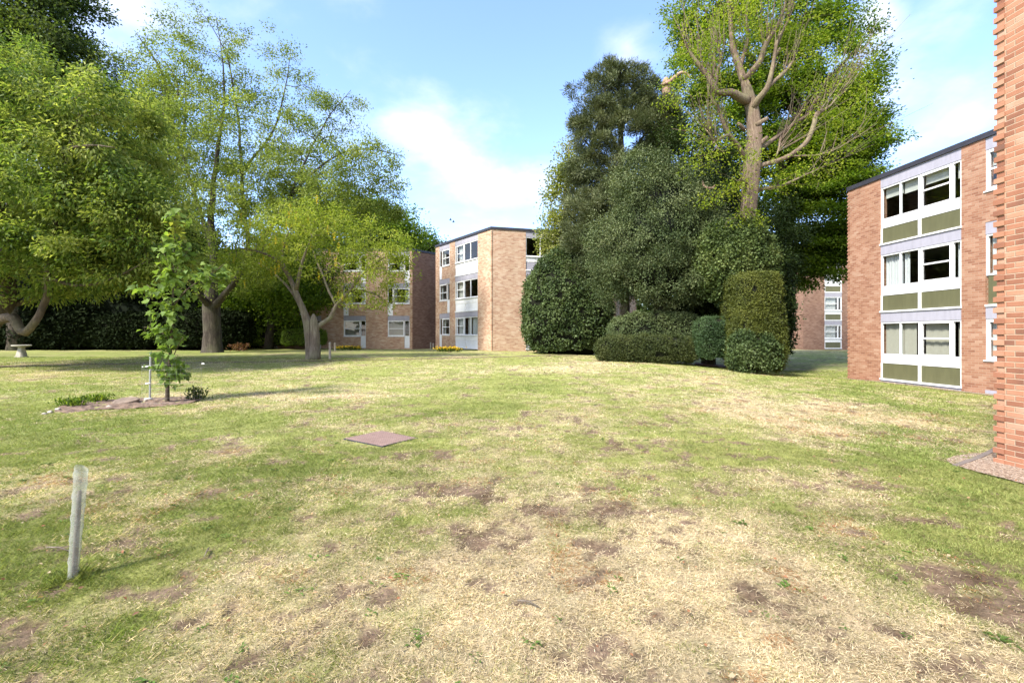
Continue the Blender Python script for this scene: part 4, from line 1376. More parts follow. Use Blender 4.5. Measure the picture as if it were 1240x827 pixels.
# 5  laburnum with pale split trunk
b = gbase(378, 435)
Y = b[1]
T5 = Tree('laburnum_tree', 'pale stemmed laburnum with hanging yellow flowers and a split trunk', b, 25, M['bark_grey'], sides=14, slim=.8)
T5.add_limb([(b[0] - .05, b[1], b[2] - .2, .34), (*P(376, 432, Y), .27), (*P(375, 418, Y), .24), (*P(373, 400, Y), .22), (*P(370, 384, Y), .19), (*P(363, 366, Y), .15), (*P(356, 348, Y), .125), (*P(347, 330, Y), .10), (*P(330, 312, Y - .8), .07), (*P(305, 303, Y - 1.4), .05), (*P(285, 300, Y - 1.6), .02)], step=.2, wob=.012)
T5.add_limb([(*P(381, 436, Y - .1), .33), (*P(381, 418, Y - .12), .28), (*P(381, 402, Y - .12), .25), (*P(380, 388, Y - .1), .21), (*P(379.5, 380, Y - .08), .05)], step=.2, wob=.012)
T5.add_limb(px_limb([(381, 402, Y, .16), (388, 393, Y, .14), (400, 385, Y + .2, .13), (407, 370, Y + .2, .12), (424, 352, Y + .3, .10), (434, 338, Y + .2, .085), (447, 325, Y, .06), (462, 314, Y, .04), (478, 306, Y, .015)]), wob=.012)
T5.add_limb(px_limb([(424, 352, Y + .3, .08), (440, 352, Y + .6, .06), (458, 358, Y + .8, .04), (470, 370, Y + .9, .02)]), wob=.01)
T5.add_limb(px_limb([(407, 370, Y + .2, .09), (398, 352, Y + .6, .08), (392, 335, Y + .8, .07), (384, 318, Y + 1, .05), (378, 300, Y + 1, .03)]), wob=.012)
T5.add_limb(px_limb([(358, 352, Y, .12), (362, 335, Y - .4, .10), (366, 318, Y - .6, .08), (372, 300, Y - .8, .05), (380, 280, Y - 1, .02)]), wob=.012)
T5.add_limb(px_limb([(347, 330, Y, .10), (342, 315, Y + .4, .08), (344, 295, Y + .6, .06), (352, 275, Y + .8, .03)]), wob=.012)
T5.add_limb(px_limb([(370, 384, Y, .09), (352, 352, Y + .6, .08), (330, 330, Y + 1, .06), (312, 318, Y + 1.2, .03)]), wob=.012)
att = cloud_pts(T5.rng, [(330, 292, Y - .6, 60, 36, 2.2, 100), (385, 280, Y - .4, 64, 36, 2.2, 90), (440, 298, Y, 60, 34, 2.0, 80), (298, 305, Y - 1, 42, 32, 1.8, 56), (465, 318, Y, 38, 26, 1.6, 40), (375, 262, Y, 50, 22, 1.8, 40),
                          (450, 358, Y + .6, 40, 22, 1.2, 34), (405, 330, Y + .4, 36, 24, 1.6, 26), (340, 330, Y, 40, 18, 1.6, 20), (490, 300, Y, 18, 18, 1.2, 14), (480, 345, Y + .4, 22, 26, 1.2, 16)], shell=.2, amp=.45)
T5.grow(att, wpath=.22, r_tip=.006)
T5.wood()
rngf = np.random.default_rng(77)
fi = rngf.choice(T5.tips, 75)
fi = fi[(T5.arr[fi][:, 0] < P(420, 300, Y)[0])][:52]
fp, fd = [], []
for p in T5.arr[fi]:
    q0 = p + rngf.normal(0, .15, 3)
    for s in np.linspace(0, .34, 12):
        for _ in range(2):
            fp.append(q0 + np.array((0, 0, -s)) + rngf.normal(0, .022 * (1.2 - s * 2), 3))
fp = np.array(fp)
fv, ft = leaf_arrays(fp, rngf.normal(0, 1, fp.shape), rngf.normal(0, 1, fp.shape), np.full(len(fp), .05), np.full(len(fp), .04))
T5.leaves(58, .125, .06, [(.10, .155, .016), (.19, .25, .028), (.29, .34, .045), (.38, .40, .08)], spread=.20, flat=.6, droop=.4, up=.5, dens_noise=.8)
ro = np_mesh('blossom', fv, ft, M['petal'], T5.root, cols=np.tile((.72, .52, .035), (len(fv), 1)) * rngf.uniform(.8, 1.2, (len(fv), 1)), origin=T5.base)

# 6  trees beyond the flats and at the back of the lawn


def back_tree(name, label, px, Y, blobs, pal, seed, per=130, L=.26, W=.18, mat=None, trunk_r=.4, spread=.6, bark='bark_dark', shell=.5, core=None, top=None, dn=.7, flat=.6):
    b_ = np.array((*P(px, 424, Y)[:2], 0)); b_[2] = gz(b_[0], b_[1])
    t_ = Tree(name, label, b_, seed, M[bark])
    c_ = P(blobs[0][0], blobs[0][1], blobs[0][2])
    tp = np.array((b_[0] * .3 + c_[0] * .7, b_[1] * .3 + c_[1] * .7, c_[2] + (blobs[0][4] / F * Y) * .4)) if top is None else top
    t_.add_limb([(b_[0], b_[1], b_[2] - .3, trunk_r), (*(b_ + (tp - b_) * .33 + (.15, 0, 0)), trunk_r * .75), (*(b_ + (tp - b_) * .66), trunk_r * .5), (*tp, trunk_r * .12)])
    t_.grow(cloud_pts(t_.rng, blobs, shell=shell), r_tip=.012)
    t_.wood(4)
    t_.leaves(per, L, W, pal, spread=spread, flat=flat, mat=mat, core=core, dens_noise=dn)
    return t_


back_tree('maple_tree', 'rounded mid green tree rising behind the left block of flats', 440, 53, [(430, 280, 53, 70, 46, 5, 170), (480, 288, 53, 34, 26, 4, 60), (385, 300, 53, 60, 50, 5, 70)], BEECH, 31, per=190)
back_tree('maple_tree', 'small treetop showing over the roof between the two buff blocks', 515, 62, [(515, 305, 62, 24, 16, 3, 60), (540, 312, 62, 30, 16, 3, 40)], DEEP, 32, per=130)
back_tree('hawthorn_tree', 'bushy mid green tree behind the laburnum above the bright hedge', 325, 37, [(330, 335, 37, 56, 52, 3.4, 130), (375, 345, 37, 36, 50, 3, 60), (290, 350, 37, 36, 44, 3, 60)], BEECH, 33, per=200, L=.19, W=.12)
for k, (px, Yk, top, wd, lab) in enumerate([
        (-60, 34, 235, 110, 'dark evergreen of the shady back row behind the birdbath'),
        (60, 35, 250, 95, 'dark evergreen of the shady back row between birdbath and young maple'), (150, 36, 255, 90, 'dark evergreen of the shady back row behind the young maple'),
        (225, 37, 265, 70, 'dark evergreen of the shady back row left of the stout oak trunk'), (285, 39, 330, 34, 'dark evergreen of the shady back row right of the stout oak trunk')]):
    c0 = P(px, (top + 424) / 2, Yk)
    hh = (424 - top) / 2 / F * Yk
    ww = wd / F * Yk * .75
    back_tree('yew_tree', lab, px, Yk, [(px, (top + 424) / 2, Yk, wd * .75, (424 - top) / 2 * 1.05, 2.2, int(wd * 1.5) + 40), (px, 400, Yk, wd * .8, 30, 2.2, int(wd * .9))], YEW_SHADE, 40 + k, per=110, L=.27, W=.16,
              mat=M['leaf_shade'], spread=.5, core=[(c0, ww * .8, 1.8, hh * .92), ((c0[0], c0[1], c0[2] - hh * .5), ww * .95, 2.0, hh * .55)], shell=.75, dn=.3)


# ------------------------------------------------------------------ clipped hedges and shrubs
def shrub(name, label, cat, c, R, n, pal, seed, p=2.0, L=.06, W=.035, amp=.10, nscale=.5, flat_base=True, mat=None, group=None, sticking=.04, rough=.32, rotz=0.0, profile=None, stem=None, holes=.46):
    """leafy shell round a dark core; p > 2 makes it boxier; profile(z01) scales the width"""
    rng = np.random.default_rng(seed)
    c = np.array(c, float); R = np.array(R, float)
    d_ = norm(rng.normal(0, 1, (n * 4, 3)))
    d_ = d_[(d_[:, 1] < .45) | (rng.random(len(d_)) < .35)]
    if flat_base:
        d_ = d_[d_[:, 2] > -.75][:n]

    def surf(dd):
        r = (np.abs(dd) ** p).sum(1) ** (-1 / p)
        q = dd * r[:, None]
        if profile is not None:
            s = profile(np.clip((q[:, 2] + 1) / 2, 0, 1))
            q = q * np.stack([s, s, np.ones_like(s)], -1)
        q = q * R
        nn = norm(dd / R)
        bump = (fbm(q + c, nscale, seed, 3) - .5) * 2 * amp
        return q + nn * bump[:, None], nn
    q, nn = surf(d_)
    ca, sa = math.cos(rotz), math.sin(rotz)
    Rz = np.array([[ca, -sa, 0], [sa, ca, 0], [0, 0, 1]])
    stray = (rng.random((len(q), 1)) < .05) * rng.random((len(q), 1)) * sticking * 3.5
    q = q + nn * (rng.normal(0, sticking, (len(q), 1)) - sticking * .6 + stray)
    q, nn = q @ Rz.T, nn @ Rz.T
    keep = np.ones(len(q), bool)
    if holes:
        keep = vnoise(q + c, .38, seed + 5) > holes * .5
    g = gz(q[:, 0] + c[0], q[:, 1] + c[1]) if len(q) else 0
    keep &= (q[:, 2] + c[2]) > g - .02
    q, nn = q[keep], nn[keep]
    n_ = len(q)
    D = nn * .5 + rng.normal(0, .8, (n_, 3)) + np.array((0, 0, .15))
    Nn = nn + rng.normal(0, rough * 2, (n_, 3)) + np.array((0, 0, .3))
    pal = np.array(pal)
    f = np.clip(vnoise(q + c, .5, 3) * .55 + rng.random(n_) * .5 - .02, 0, .999) * (len(pal) - 1)
    i = f.astype(int)
    col = (pal[i] + (pal[np.minimum(i + 1, len(pal) - 1)] - pal[i]) * (f - i)[:, None]) * (.8 + .4 * rng.random((n_, 1)))
    v, t_ = leaf_arrays(q + c, D, Nn, L * rng.uniform(.5, 1.5, n_), W * rng.uniform(.5, 1.5, n_), fold=.2)
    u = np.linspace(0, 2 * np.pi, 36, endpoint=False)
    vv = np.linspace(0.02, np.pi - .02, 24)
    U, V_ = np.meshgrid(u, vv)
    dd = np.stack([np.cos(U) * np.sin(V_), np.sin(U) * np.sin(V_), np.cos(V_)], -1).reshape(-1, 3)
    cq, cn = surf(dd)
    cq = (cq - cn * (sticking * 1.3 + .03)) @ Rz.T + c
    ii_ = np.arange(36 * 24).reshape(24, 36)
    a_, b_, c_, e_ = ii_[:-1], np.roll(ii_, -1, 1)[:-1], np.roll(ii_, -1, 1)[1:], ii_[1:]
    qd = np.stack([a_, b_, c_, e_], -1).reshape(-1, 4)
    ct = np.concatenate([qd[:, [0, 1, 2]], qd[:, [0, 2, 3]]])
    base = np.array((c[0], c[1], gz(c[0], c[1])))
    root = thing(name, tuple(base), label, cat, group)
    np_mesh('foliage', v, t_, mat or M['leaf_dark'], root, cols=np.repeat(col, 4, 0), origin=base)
    np_mesh('dark_core', cq, ct, M['inner'], root, origin=base, smooth=True)  # closed core added to block see-through, coloured like inner shade
    if stem:
        mb_ = MB()
        for pts, r0, r1 in stem:
            q_ = catmull(np.array(pts, float), .2)
            mb_.tube(q_, np.linspace(r0, r1, len(q_)), n=8)
        mb_.build('stem', M['bark_dark'], root, smooth=True)
    return root


def px_shrub(name, label, cat, x0, x1, y0, y1, Y, depth, n, pal, seed, **kw):
    """hedge that fills the pixel box x0..x1, y0..y1 with its front face at Y"""
    a, b_ = P(x0, y1, Y), P(x1, y0, Y)
    s = (Y + depth * .35) / Y
    c = ((a[0] + b_[0]) / 2 * s, Y + depth * .5, EYE + ((a[2] + b_[2]) / 2 - EYE) * s)
    R = ((b_[0] - a[0]) / 2 * s, depth / 2, (b_[2] - a[2]) / 2)
    return shrub(name, label, cat, c, R, n, pal, seed, **kw)


GH = 'clipped evergreens in front of the lopped tree'
dome = lambda s: np.clip(1.05 - .33 * s ** 2.2, .2, 1.1)
px_shrub('ivy_shrub', 'big rounded ivy covered dome left of the holly', 'shrub', 635, 742, 300, 436, 26.5, 4.0, 34000, IVY, 51, p=3.0, L=.115, W=.095, amp=.30, nscale=.9, group=GH, sticking=.07, profile=dome, rough=.35)
px_shrub('hedge', 'low rounded clipped hedge along the front of the evergreen group', 'hedge', 723, 848, 406, 441, 21.3, 1.5, 34000, [(.022, .034, .010), (.042, .058, .016), (.07, .085, .024), (.10, .11, .035)], 52, p=3.2, L=.06, W=.038, amp=.06, group=GH)
px_shrub('hedge', 'dark middle hedge under the holly, behind the low rounded hedge', 'hedge', 738, 866, 378, 438, 22.5, 1.6, 26000, HOLLY[:3] + [(.08, .095, .03)], 53, p=3.0, L=.075, W=.05, amp=.12, group=GH)
px_shrub('box_bush', 'small square clipped bush beside the bare earth', 'bush', 846, 887, 384, 436, 20.4, 1.4, 20000, [(.024, .050, .018), (.048, .085, .030), (.08, .12, .045)], 54, p=4.5, L=.055, W=.036, amp=.05, group=GH, profile=lambda s: .82 + .2 * np.clip(s * 2, 0, 1))
yc = lambda s: 1.0 - .10 * s ** 5 + .03 * np.sin(s * 7)
px_shrub('yew_column', 'tall smooth clipped yew column at the right end of the evergreens', 'hedge', 890, 942, 328, 452, 18.8, 2.4, 60000, [(.030, .042, .009), (.062, .076, .014), (.10, .115, .020), (.15, .155, .03)], 55, p=6.0, L=.065, W=.032, amp=.13, nscale=.7, group=GH, profile=yc)
px_shrub('ivy_shrub', 'shaggy dark ivy round the foot of the yew column', 'shrub', 886, 943, 402, 453, 18.45, 1.3, 14000, IVY, 56, p=2.6, L=.08, W=.06, amp=.22, group=GH, sticking=.06, rough=.4)
px_shrub('ivy_shrub', 'dark ivy bush wrapped round the lower trunk of the lopped tree', 'shrub', 850, 936, 264, 368, 20.6, 2.4, 30000, [(.026, .044, .013), (.055, .085, .022), (.10, .135, .036), (.17, .20, .06)], 66, p=2.3, L=.10, W=.075, amp=.42, nscale=.8, group=GH, sticking=.09, rough=.45, flat_base=False)
px_shrub('ivy_shrub', 'narrow ivy clad stump in shade behind the yew column', 'shrub', 936, 960, 318, 440, 23.5, 1.6, 9000, IVY[:3], 57, p=2.6, L=.10, W=.08, amp=.14, group=GH, sticking=.07, rough=.4)
px_shrub('laurel_hedge', 'bright green tall laurel hedge behind the laburnum trunk', 'hedge', 296, 378, 383, 421, 37.0, 3.0, 13000, [(.08, .14, .018), (.15, .23, .03), (.24, .31, .05)], 58, p=3.0, L=.14, W=.08, amp=.18, nscale=.8, sticking=.07, group='hedges at the back of the lawn', mat=M['leaf'])
px_shrub('hedge', 'low flat topped green hedge touching the left block of flats', 'hedge', 343, 392, 399, 418, 35.5, 1.4, 9000, [(.08, .14, .018), (.14, .21, .03), (.2, .27, .05)], 59, p=6.0, L=.08, W=.05, amp=.05, group='hedges at the back of the lawn', mat=M['leaf'])
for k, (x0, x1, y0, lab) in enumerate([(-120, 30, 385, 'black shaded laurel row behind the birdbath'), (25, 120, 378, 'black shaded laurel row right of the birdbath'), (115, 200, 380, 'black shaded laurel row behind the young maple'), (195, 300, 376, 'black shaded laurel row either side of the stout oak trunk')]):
    px_shrub('laurel_hedge', lab, 'hedge', x0, x1, y0, 423, 33.0, 2.5, 9000, YEW_SHADE, 60 + k, p=3.0, L=.2, W=.12, amp=.2, nscale=.8, sticking=.09, mat=M['leaf_shade'], group='shaded laurels at the back')

# the holly: dense grey green mass
Y = 23.5
b = np.array((*P(800, 424, Y + .8)[:2], 0)); b[2] = gz(b[0], b[1])
T7 = Tree('holly_tree', 'broad dense grey green holly in the middle of the evergreen group', b, 71, M['bark_dark'])
T7.add_limb([(b[0], b[1], b[2] - .3, .35), (*P(800, 340, Y + .8), .28), (*P(800, 280, Y + .8), .2), (*P(800, 215, Y + .8), .06)])
att = cloud_pts(T7.rng, [(805, 330, Y, 74, 44, 2.0, 230), (800, 290, Y, 76, 46, 2.0, 240), (805, 250, Y, 58, 42, 1.9, 170), (780, 215, Y + .3, 44, 34, 1.6, 100), (850, 300, Y + .2, 40, 60, 1.6, 120), (745, 300, Y + .6, 36, 60, 1.6, 110), (740, 340, Y + .6, 24, 34, 1.2, 50), (838, 235, Y + .4, 36, 40, 1.5, 70)], shell=.72, amp=.2)
T7.grow(att, r_tip=.008)
T7.wood(4)
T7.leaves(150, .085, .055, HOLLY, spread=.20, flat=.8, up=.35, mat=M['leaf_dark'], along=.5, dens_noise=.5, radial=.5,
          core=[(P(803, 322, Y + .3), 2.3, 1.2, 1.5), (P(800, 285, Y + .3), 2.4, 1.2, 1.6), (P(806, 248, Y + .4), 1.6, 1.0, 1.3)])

# pine behind, feathery dark top
Y = 27.0
b = np.array((*P(758, 424, Y)[:2], 0)); b[2] = gz(b[0], b[1])
T8 = Tree('pine_tree', 'dark feathery pine with open gaps, rising left of the snapped trunk', b, 72, M['bark_dark'])
T8.add_limb([(b[0], b[1], b[2] - .3, .3), (*P(756, 330, Y), .26), (*P(752, 220, Y), .2), (*P(752, 150, Y), .14), (*P(748, 95, Y), .05)])
for q in ([(753, 190, Y, .1), (740, 165, Y, .08), (728, 140, Y - .3, .04)], [(754, 210, Y, .1), (770, 180, Y + .2, .08), (790, 150, Y, .04)], [(752, 160, Y, .08), (735, 120, Y - .3, .05), (728, 90, Y, .02)], [(752, 160, Y, .09), (768, 120, Y, .05), (772, 85, Y, .02)], [(752, 215, Y, .09), (725, 190, Y - .3, .06), (700, 160, Y - .3, .02)]):
    T8.add_limb(px_limb(q))
att = cloud_pts(T8.rng, [(742, 92, Y, 26, 22, 1.0, 50), (770, 92, Y, 16, 14, .8, 22), (730, 122, Y, 36, 22, 1.3, 70), (778, 125, Y, 30, 26, 1.2, 60), (715, 150, Y, 30, 16, 1.1, 50), (760, 150, Y - .3, 40, 20, 1.3, 70), (795, 165, Y + .2, 30, 34, 1.3, 70),
                          (722, 178, Y, 30, 24, 1.1, 60), (704, 205, Y, 22, 24, 1.0, 44), (712, 245, Y + .4, 30, 40, 1.2, 70), (790, 120, Y + .3, 18, 26, .8, 30), (745, 200, Y - .2, 36, 26, 1.2, 60), (720, 235, Y, 26, 30, 1.1, 56), (806, 140, Y - .9, 20, 20, .6, 60), (806, 172, Y - .6, 26, 22, .8, 50), (705, 268, Y, 26, 40, 1.2, 60), (740, 260, Y, 50, 44, 1.4, 110), (715, 300, Y, 34, 30, 1.3, 60)], shell=.3, amp=.45)
T8.grow(att, r_tip=.009, wpath=.2)
T8.wood(4)
T8.leaves(150, .19, .034, PINE, spread=.14, flat=.8, up=.3, mat=M['needle'], along=.55, tuft=True, fold=.1)

# dark yew filling the shade between holly and lopped tree
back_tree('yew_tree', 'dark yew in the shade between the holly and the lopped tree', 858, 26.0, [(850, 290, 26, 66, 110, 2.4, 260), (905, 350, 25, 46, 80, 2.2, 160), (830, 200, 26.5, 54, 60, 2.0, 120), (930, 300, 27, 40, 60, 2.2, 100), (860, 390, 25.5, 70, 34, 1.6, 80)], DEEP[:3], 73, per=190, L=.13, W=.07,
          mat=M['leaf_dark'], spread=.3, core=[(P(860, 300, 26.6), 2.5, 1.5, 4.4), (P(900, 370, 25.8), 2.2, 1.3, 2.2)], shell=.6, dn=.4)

# pale sparse young poplar at the left of the pine
Y = 29.0
b = np.array((*P(682, 424, Y)[:2], 0)); b[2] = gz(b[0], b[1])
T9 = Tree('poplar_tree', 'sparse pale green young tree against the sky, left edge of the evergreen group', b, 74, M['bark_grey'])
T9.add_limb([(b[0], b[1], b[2] - .3, .16), (*P(680, 330, Y), .12), (*P(684, 250, Y), .08), (*P(690, 170, Y), .03)])
att = cloud_pts(T9.rng, [(685, 200, Y, 20, 36, .9, 26), (674, 245, Y, 18, 46, 1.0, 44), (672, 290, Y, 18, 36, 1.0, 46), (690, 250, Y, 20, 50, 1.0, 30)], shell=.3)
T9.grow(att, r_tip=.007)
T9.wood(5)
T9.leaves(60, .135, .115, [(.13, .17, .03), (.21, .24, .05), (.30, .31, .10), (.42, .40, .20)], spread=.26, flat=1.0, droop=.3, up=.3, along=.7)

# the beech behind, lush and bright
Y = 29.0
b = np.array((*P(936, 424, Y)[:2], 0)); b[2] = gz(b[0], b[1])
T10 = Tree('beech_tree', 'huge lush green beech filling the sky behind the bare limbed lopped tree', b, 75, M['bark_dark'])
T10.add_limb([(b[0], b[1], b[2] - .3, .6), (*P(942, 340, Y), .5), (*P(955, 240, Y), .4), (*P(965, 130, Y), .25), (*P(955, 30, Y), .12), (*P(950, -60, Y), .03)])
for q in ([(956, 260, Y, .25), (1000, 210, Y - 1, .16), (1050, 170, Y - 1.5, .06)], [(956, 230, Y, .25), (930, 170, Y - .5, .16), (880, 110, Y - .5, .05)], [(966, 140, Y, .2), (1010, 90, Y, .12), (1045, 50, Y, .04)], [(945, 320, Y, .2), (1000, 285, Y - 1, .14), (1060, 270, Y - 1.5, .05)], [(966, 140, Y, .2), (900, 60, Y, .12), (850, 10, Y, .04)]):
    T10.add_limb(px_limb(q))
att = cloud_pts(T10.rng, [(985, 90, Y, 70, 80, 3.5, 150), (1012, 160, Y - .5, 56, 62, 3.2, 130), (1022, 220, Y - 1, 44, 44, 2.8, 90), (960, 150, Y, 80, 80, 3.6, 130), (1010, 260, Y - 1, 60, 50, 3.0, 110), (900, 60, Y, 80, 66, 3.4, 120), (960, 10, Y, 70, 50, 3.2, 90), (850, 20, Y, 40, 44, 2.4, 44),
                           (840, 95, Y - .5, 34, 40, 2.2, 40), (890, 150, Y, 54, 60, 2.6, 70), (990, 310, Y - .5, 50, 36, 2.4, 70), (955, 260, Y, 50, 60, 2.6, 70), (1048, 180, Y - 1, 26, 46, 2.0, 36), (940, -60, Y, 80, 50, 3.5, 60), (1015, 300, Y - 1, 34, 26, 2.0, 50), (975, 325, Y - .5, 40, 22, 2.0, 50), (940, 230, Y, 50, 60, 2.4, 70), (1000, 200, Y - 1, 60, 50, 2.5, 80)], shell=.5, amp=.25)
T10.grow(att, r_tip=.010, wpath=.2, sag=.05)
T10.wood(4)
T10.leaves(190, .16, .10, BEECH, spread=.34, flat=.32, up=.75, droop=.05, dens_noise=.65, along=.9)

# the lopped tree: stout pale trunk, cut limbs, thin new growth
Y = 21.3
b = np.array((*P(904, 440, Y)[:2], 0)); b[2] = gz(b[0], b[1])
T11 = Tree('lopped_tree', 'stout pale trunked tree with bare cut back limbs and sparse yellow green shoots', b, 76, M['bark_pale'], sides=16, slim=.78)
k_ = Y / F
T11.add_limb([(b[0], b[1], b[2] - .3, .48), (*P(905, 380, Y), .36), (*P(905, 300, Y), .33), (*P(906, 255, Y), .34), (*P(909, 218, Y), .37), (*P(912, 185, Y), .37), (*P(914, 163, Y), .32), (*P(911, 135, Y), .27), (*P(906, 115, Y), .24), (*P(902, 98, Y), .16)], step=.3, wob=.02)
for q in (
        [(902, 192, Y, .15), (893, 175, Y - .3, .12), (883, 163, Y - .5, .12), (874, 145, Y - .6, .11), (869, 132, Y - .6, .10), (860, 116, Y - .7, .06), (857, 104, Y - .8, .03)],
        [(884, 163, Y - .5, .09), (874, 167, Y - .7, .08), (866, 171, Y - .9, .06), (860, 164, Y - 1, .05), (854, 156, Y - 1.1, .02)],
        [(907, 124, Y, .24), (896, 118, Y - .3, .22), (884, 112, Y - .5, .18), (868, 112, Y - .6, .16), (862, 100, Y - .6, .14), (852, 86, Y - .6, .12), (840, 70, Y - .6, .09), (830, 55, Y - .7, .04), (826, 42, Y - .8, .015)],
        [(865, 108, Y - .6, .09), (868, 86, Y - .5, .08), (873, 72, Y - .5, .07), (866, 50, Y - .4, .03), (862, 34, Y - .4, .015)],
        [(902, 100, Y, .20), (896, 82, Y + .2, .19), (890, 66, Y + .3, .17), (887, 54, Y + .3, .15), (885, 34, Y + .3, .12), (883, 12, Y + .3, .09), (880, -14, Y + .3, .05)],
        [(902, 98, Y, .18), (911, 86, Y - .2, .17), (921, 74, Y - .3, .15), (925, 60, Y - .3, .14), (932, 46, Y - .4, .12), (941, 32, Y - .4, .10), (950, 8, Y - .4, .07), (954, -14, Y - .4, .04)],
        [(896, 82, Y + .2, .12), (902, 62, Y + .5, .11), (906, 40, Y + .6, .09), (904, 20, Y + .6, .05), (908, -8, Y + .6, .02)],
        [(910, 134, Y, .20), (918, 120, Y - .4, .17), (928, 108, Y - .6, .15), (934, 90, Y - .7, .12), (938, 70, Y - .7, .10), (941, 52, Y - .8, .08), (952, 30, Y - .8, .05), (962, 6, Y - .8, .02)],
        [(928, 108, Y - .6, .11), (938, 98, Y - .6, .10), (950, 88, Y - .5, .09), (958, 78, Y - .5, .07), (966, 62, Y - .4, .03)],
        [(916, 184, Y, .14), (930, 174, Y + .2, .12), (945, 163, Y + .4, .11), (962, 150, Y + .5, .11), (978, 140, Y + .5, .11), (984, 128, Y + .5, .08), (990, 112, Y + .5, .03)],
        [(912, 204, Y, .15), (932, 198, Y - .2, .13), (950, 192, Y - .3, .12), (966, 182, Y - .4, .12), (978, 170, Y - .5, .12), (986, 150, Y - .6, .12), (989, 138, Y - .6, .11), (1006, 128, Y - .6, .05), (1030, 96, Y - .7, .025), (1050, 70, Y - .7, .012)],
        [(945, 163, Y + .4, .07), (944, 178, Y + .2, .06), (940, 190, Y, .05)],
        [(908, 232, Y, .12), (930, 228, Y + .3, .10), (948, 224, Y + .4, .09), (960, 219, Y + .5, .07), (990, 205, Y + .6, .03), (1030, 188, Y + .7, .018), (1058, 175, Y + .8, .01)],
        [(989, 140, Y - .6, .05), (1010, 110, Y - .4, .025), (1045, 60, Y - .3, .012), (1078, 28, Y - .2, .006)],
        [(978, 140, Y + .5, .05), (1000, 118, Y + .7, .025), (1034, 84, Y + 1, .01)],
        [(955, 190, Y - .3, .05), (1000, 186, Y - .8, .03), (1040, 165, Y - 1.2, .015), (1062, 150, Y - 1.4, .008)],
        [(941, 32, Y - .4, .05), (962, 2, Y - .6, .03), (985, -30, Y - .8, .01)]):
    T11.add_limb(px_limb(q), step=.22, wob=.016)
rs = np.random.default_rng(411)
src = [q for q in T11.limbs[1:]]
cen11 = P(908, 190, 21.3)
for _ in range(330):
    q = src[rs.integers(len(src))]
    a_ = q[int(rs.uniform(.35, 1) * (len(q) - 1))]
    if a_[3] < .012: continue
    ow = norm(a_[:3] - cen11)
    dr = norm(ow * .7 + np.array((.12, 0, .85)) + rs.normal(0, .33, 3))
    ln = rs.uniform(.7, 2.6)
    bend = rs.normal(0, .12, 3) * ln + np.array((0, 0, .12 * ln))
    r0 = min(a_[3] * .5, rs.uniform(.012, .026)) / T11.slim
    T11.add_limb([(*a_[:3], r0), (*(a_[:3] + dr * ln * .45), r0 * .7), (*(a_[:3] + dr * ln + bend), r0 * .28)], step=.5, wob=.01)
for k_, (px, py, dx, dz, r) in enumerate(((915, 152, .45, .25, .12), (902, 158, -.4, .2, .10), (919, 176, .3, .3, .11), (866, 110, -.25, -.1, .12), (985, 127, .1, .3, .09), (903, 222, -.35, .1, .09), (938, 70, .15, .3, .08))):
    a_ = P(px, py, 21.1)
    T11.add_limb([(*a_, r * 1.1), (a_[0] + dx * .6, a_[1] - .15, a_[2] + dz * .6, r), (a_[0] + dx, a_[1] - .2, a_[2] + dz, r * .8)], step=.12, wob=.02)
att = cloud_pts(T11.rng, [(870, 45, Y, 56, 50, 2.2, 130), (920, 15, Y, 56, 44, 2.2, 120), (955, 60, Y, 44, 44, 2, 90), (840, 90, Y - .5, 46, 56, 1.8, 80), (1000, 130, Y, 54, 46, 2, 90), (1030, 155, Y, 36, 36, 1.8, 44), (870, 190, Y - .6, 50, 36, 1.5, 60), (960, 210, Y, 60, 26, 1.8, 60), (1020, 85, Y, 46, 40, 1.6, 40), (880, 235, Y - .5, 40, 26, 1.2, 36), (920, -20, Y, 60, 30, 2, 50),
                           (900, 275, Y - .6, 26, 26, .8, 16), (860, 140, Y - .6, 40, 30, 1.4, 40), (1036, 60, Y, 20, 30, 1, 8)], shell=.2, amp=.4)
T11.grow(att, r_tip=.0075, wpath=.30, sag=.0, jit=.10)
T11.wood(5)
T11.leaves(17, .11, .066, LIME, spread=.22, flat=.45, up=.6, droop=.1, along=.9, dens_noise=.5)

# snapped trunk with a hanging limb
Y = 26.3
b = np.array((*P(806, 424, Y)[:2], 0)); b[2] = gz(b[0], b[1])
T12 = Tree('snapped_tree', 'snapped off pinkish trunk with one torn hanging limb, above the holly', b, 78, M['bark_pink'])
T12.add_limb([(b[0], b[1], b[2] - .3, .34), (*P(806, 300, Y), .3), (*P(807, 180, Y), .25), (*P(807, 120, Y), .24), (*P(806, 100, Y), .21), (*P(805, 95, Y), .08)], step=.4)
T12.add_limb(px_limb([(801, 103, Y - .15, .05), (810, 100, Y - .3, .10), (818, 93, Y - .4, .09), (825, 88.5, Y - .4, .085), (832, 90, Y - .4, .07), (836, 97, Y - .4, .03)]), step=.15, wob=.006)
T12.add_limb(px_limb([(850, 218, 23.2, .03), (853, 226, 22.4, .06), (862, 228, 22.2, .045), (866, 224, 22.2, .015)]), step=.1, wob=.01)
T12.wood()

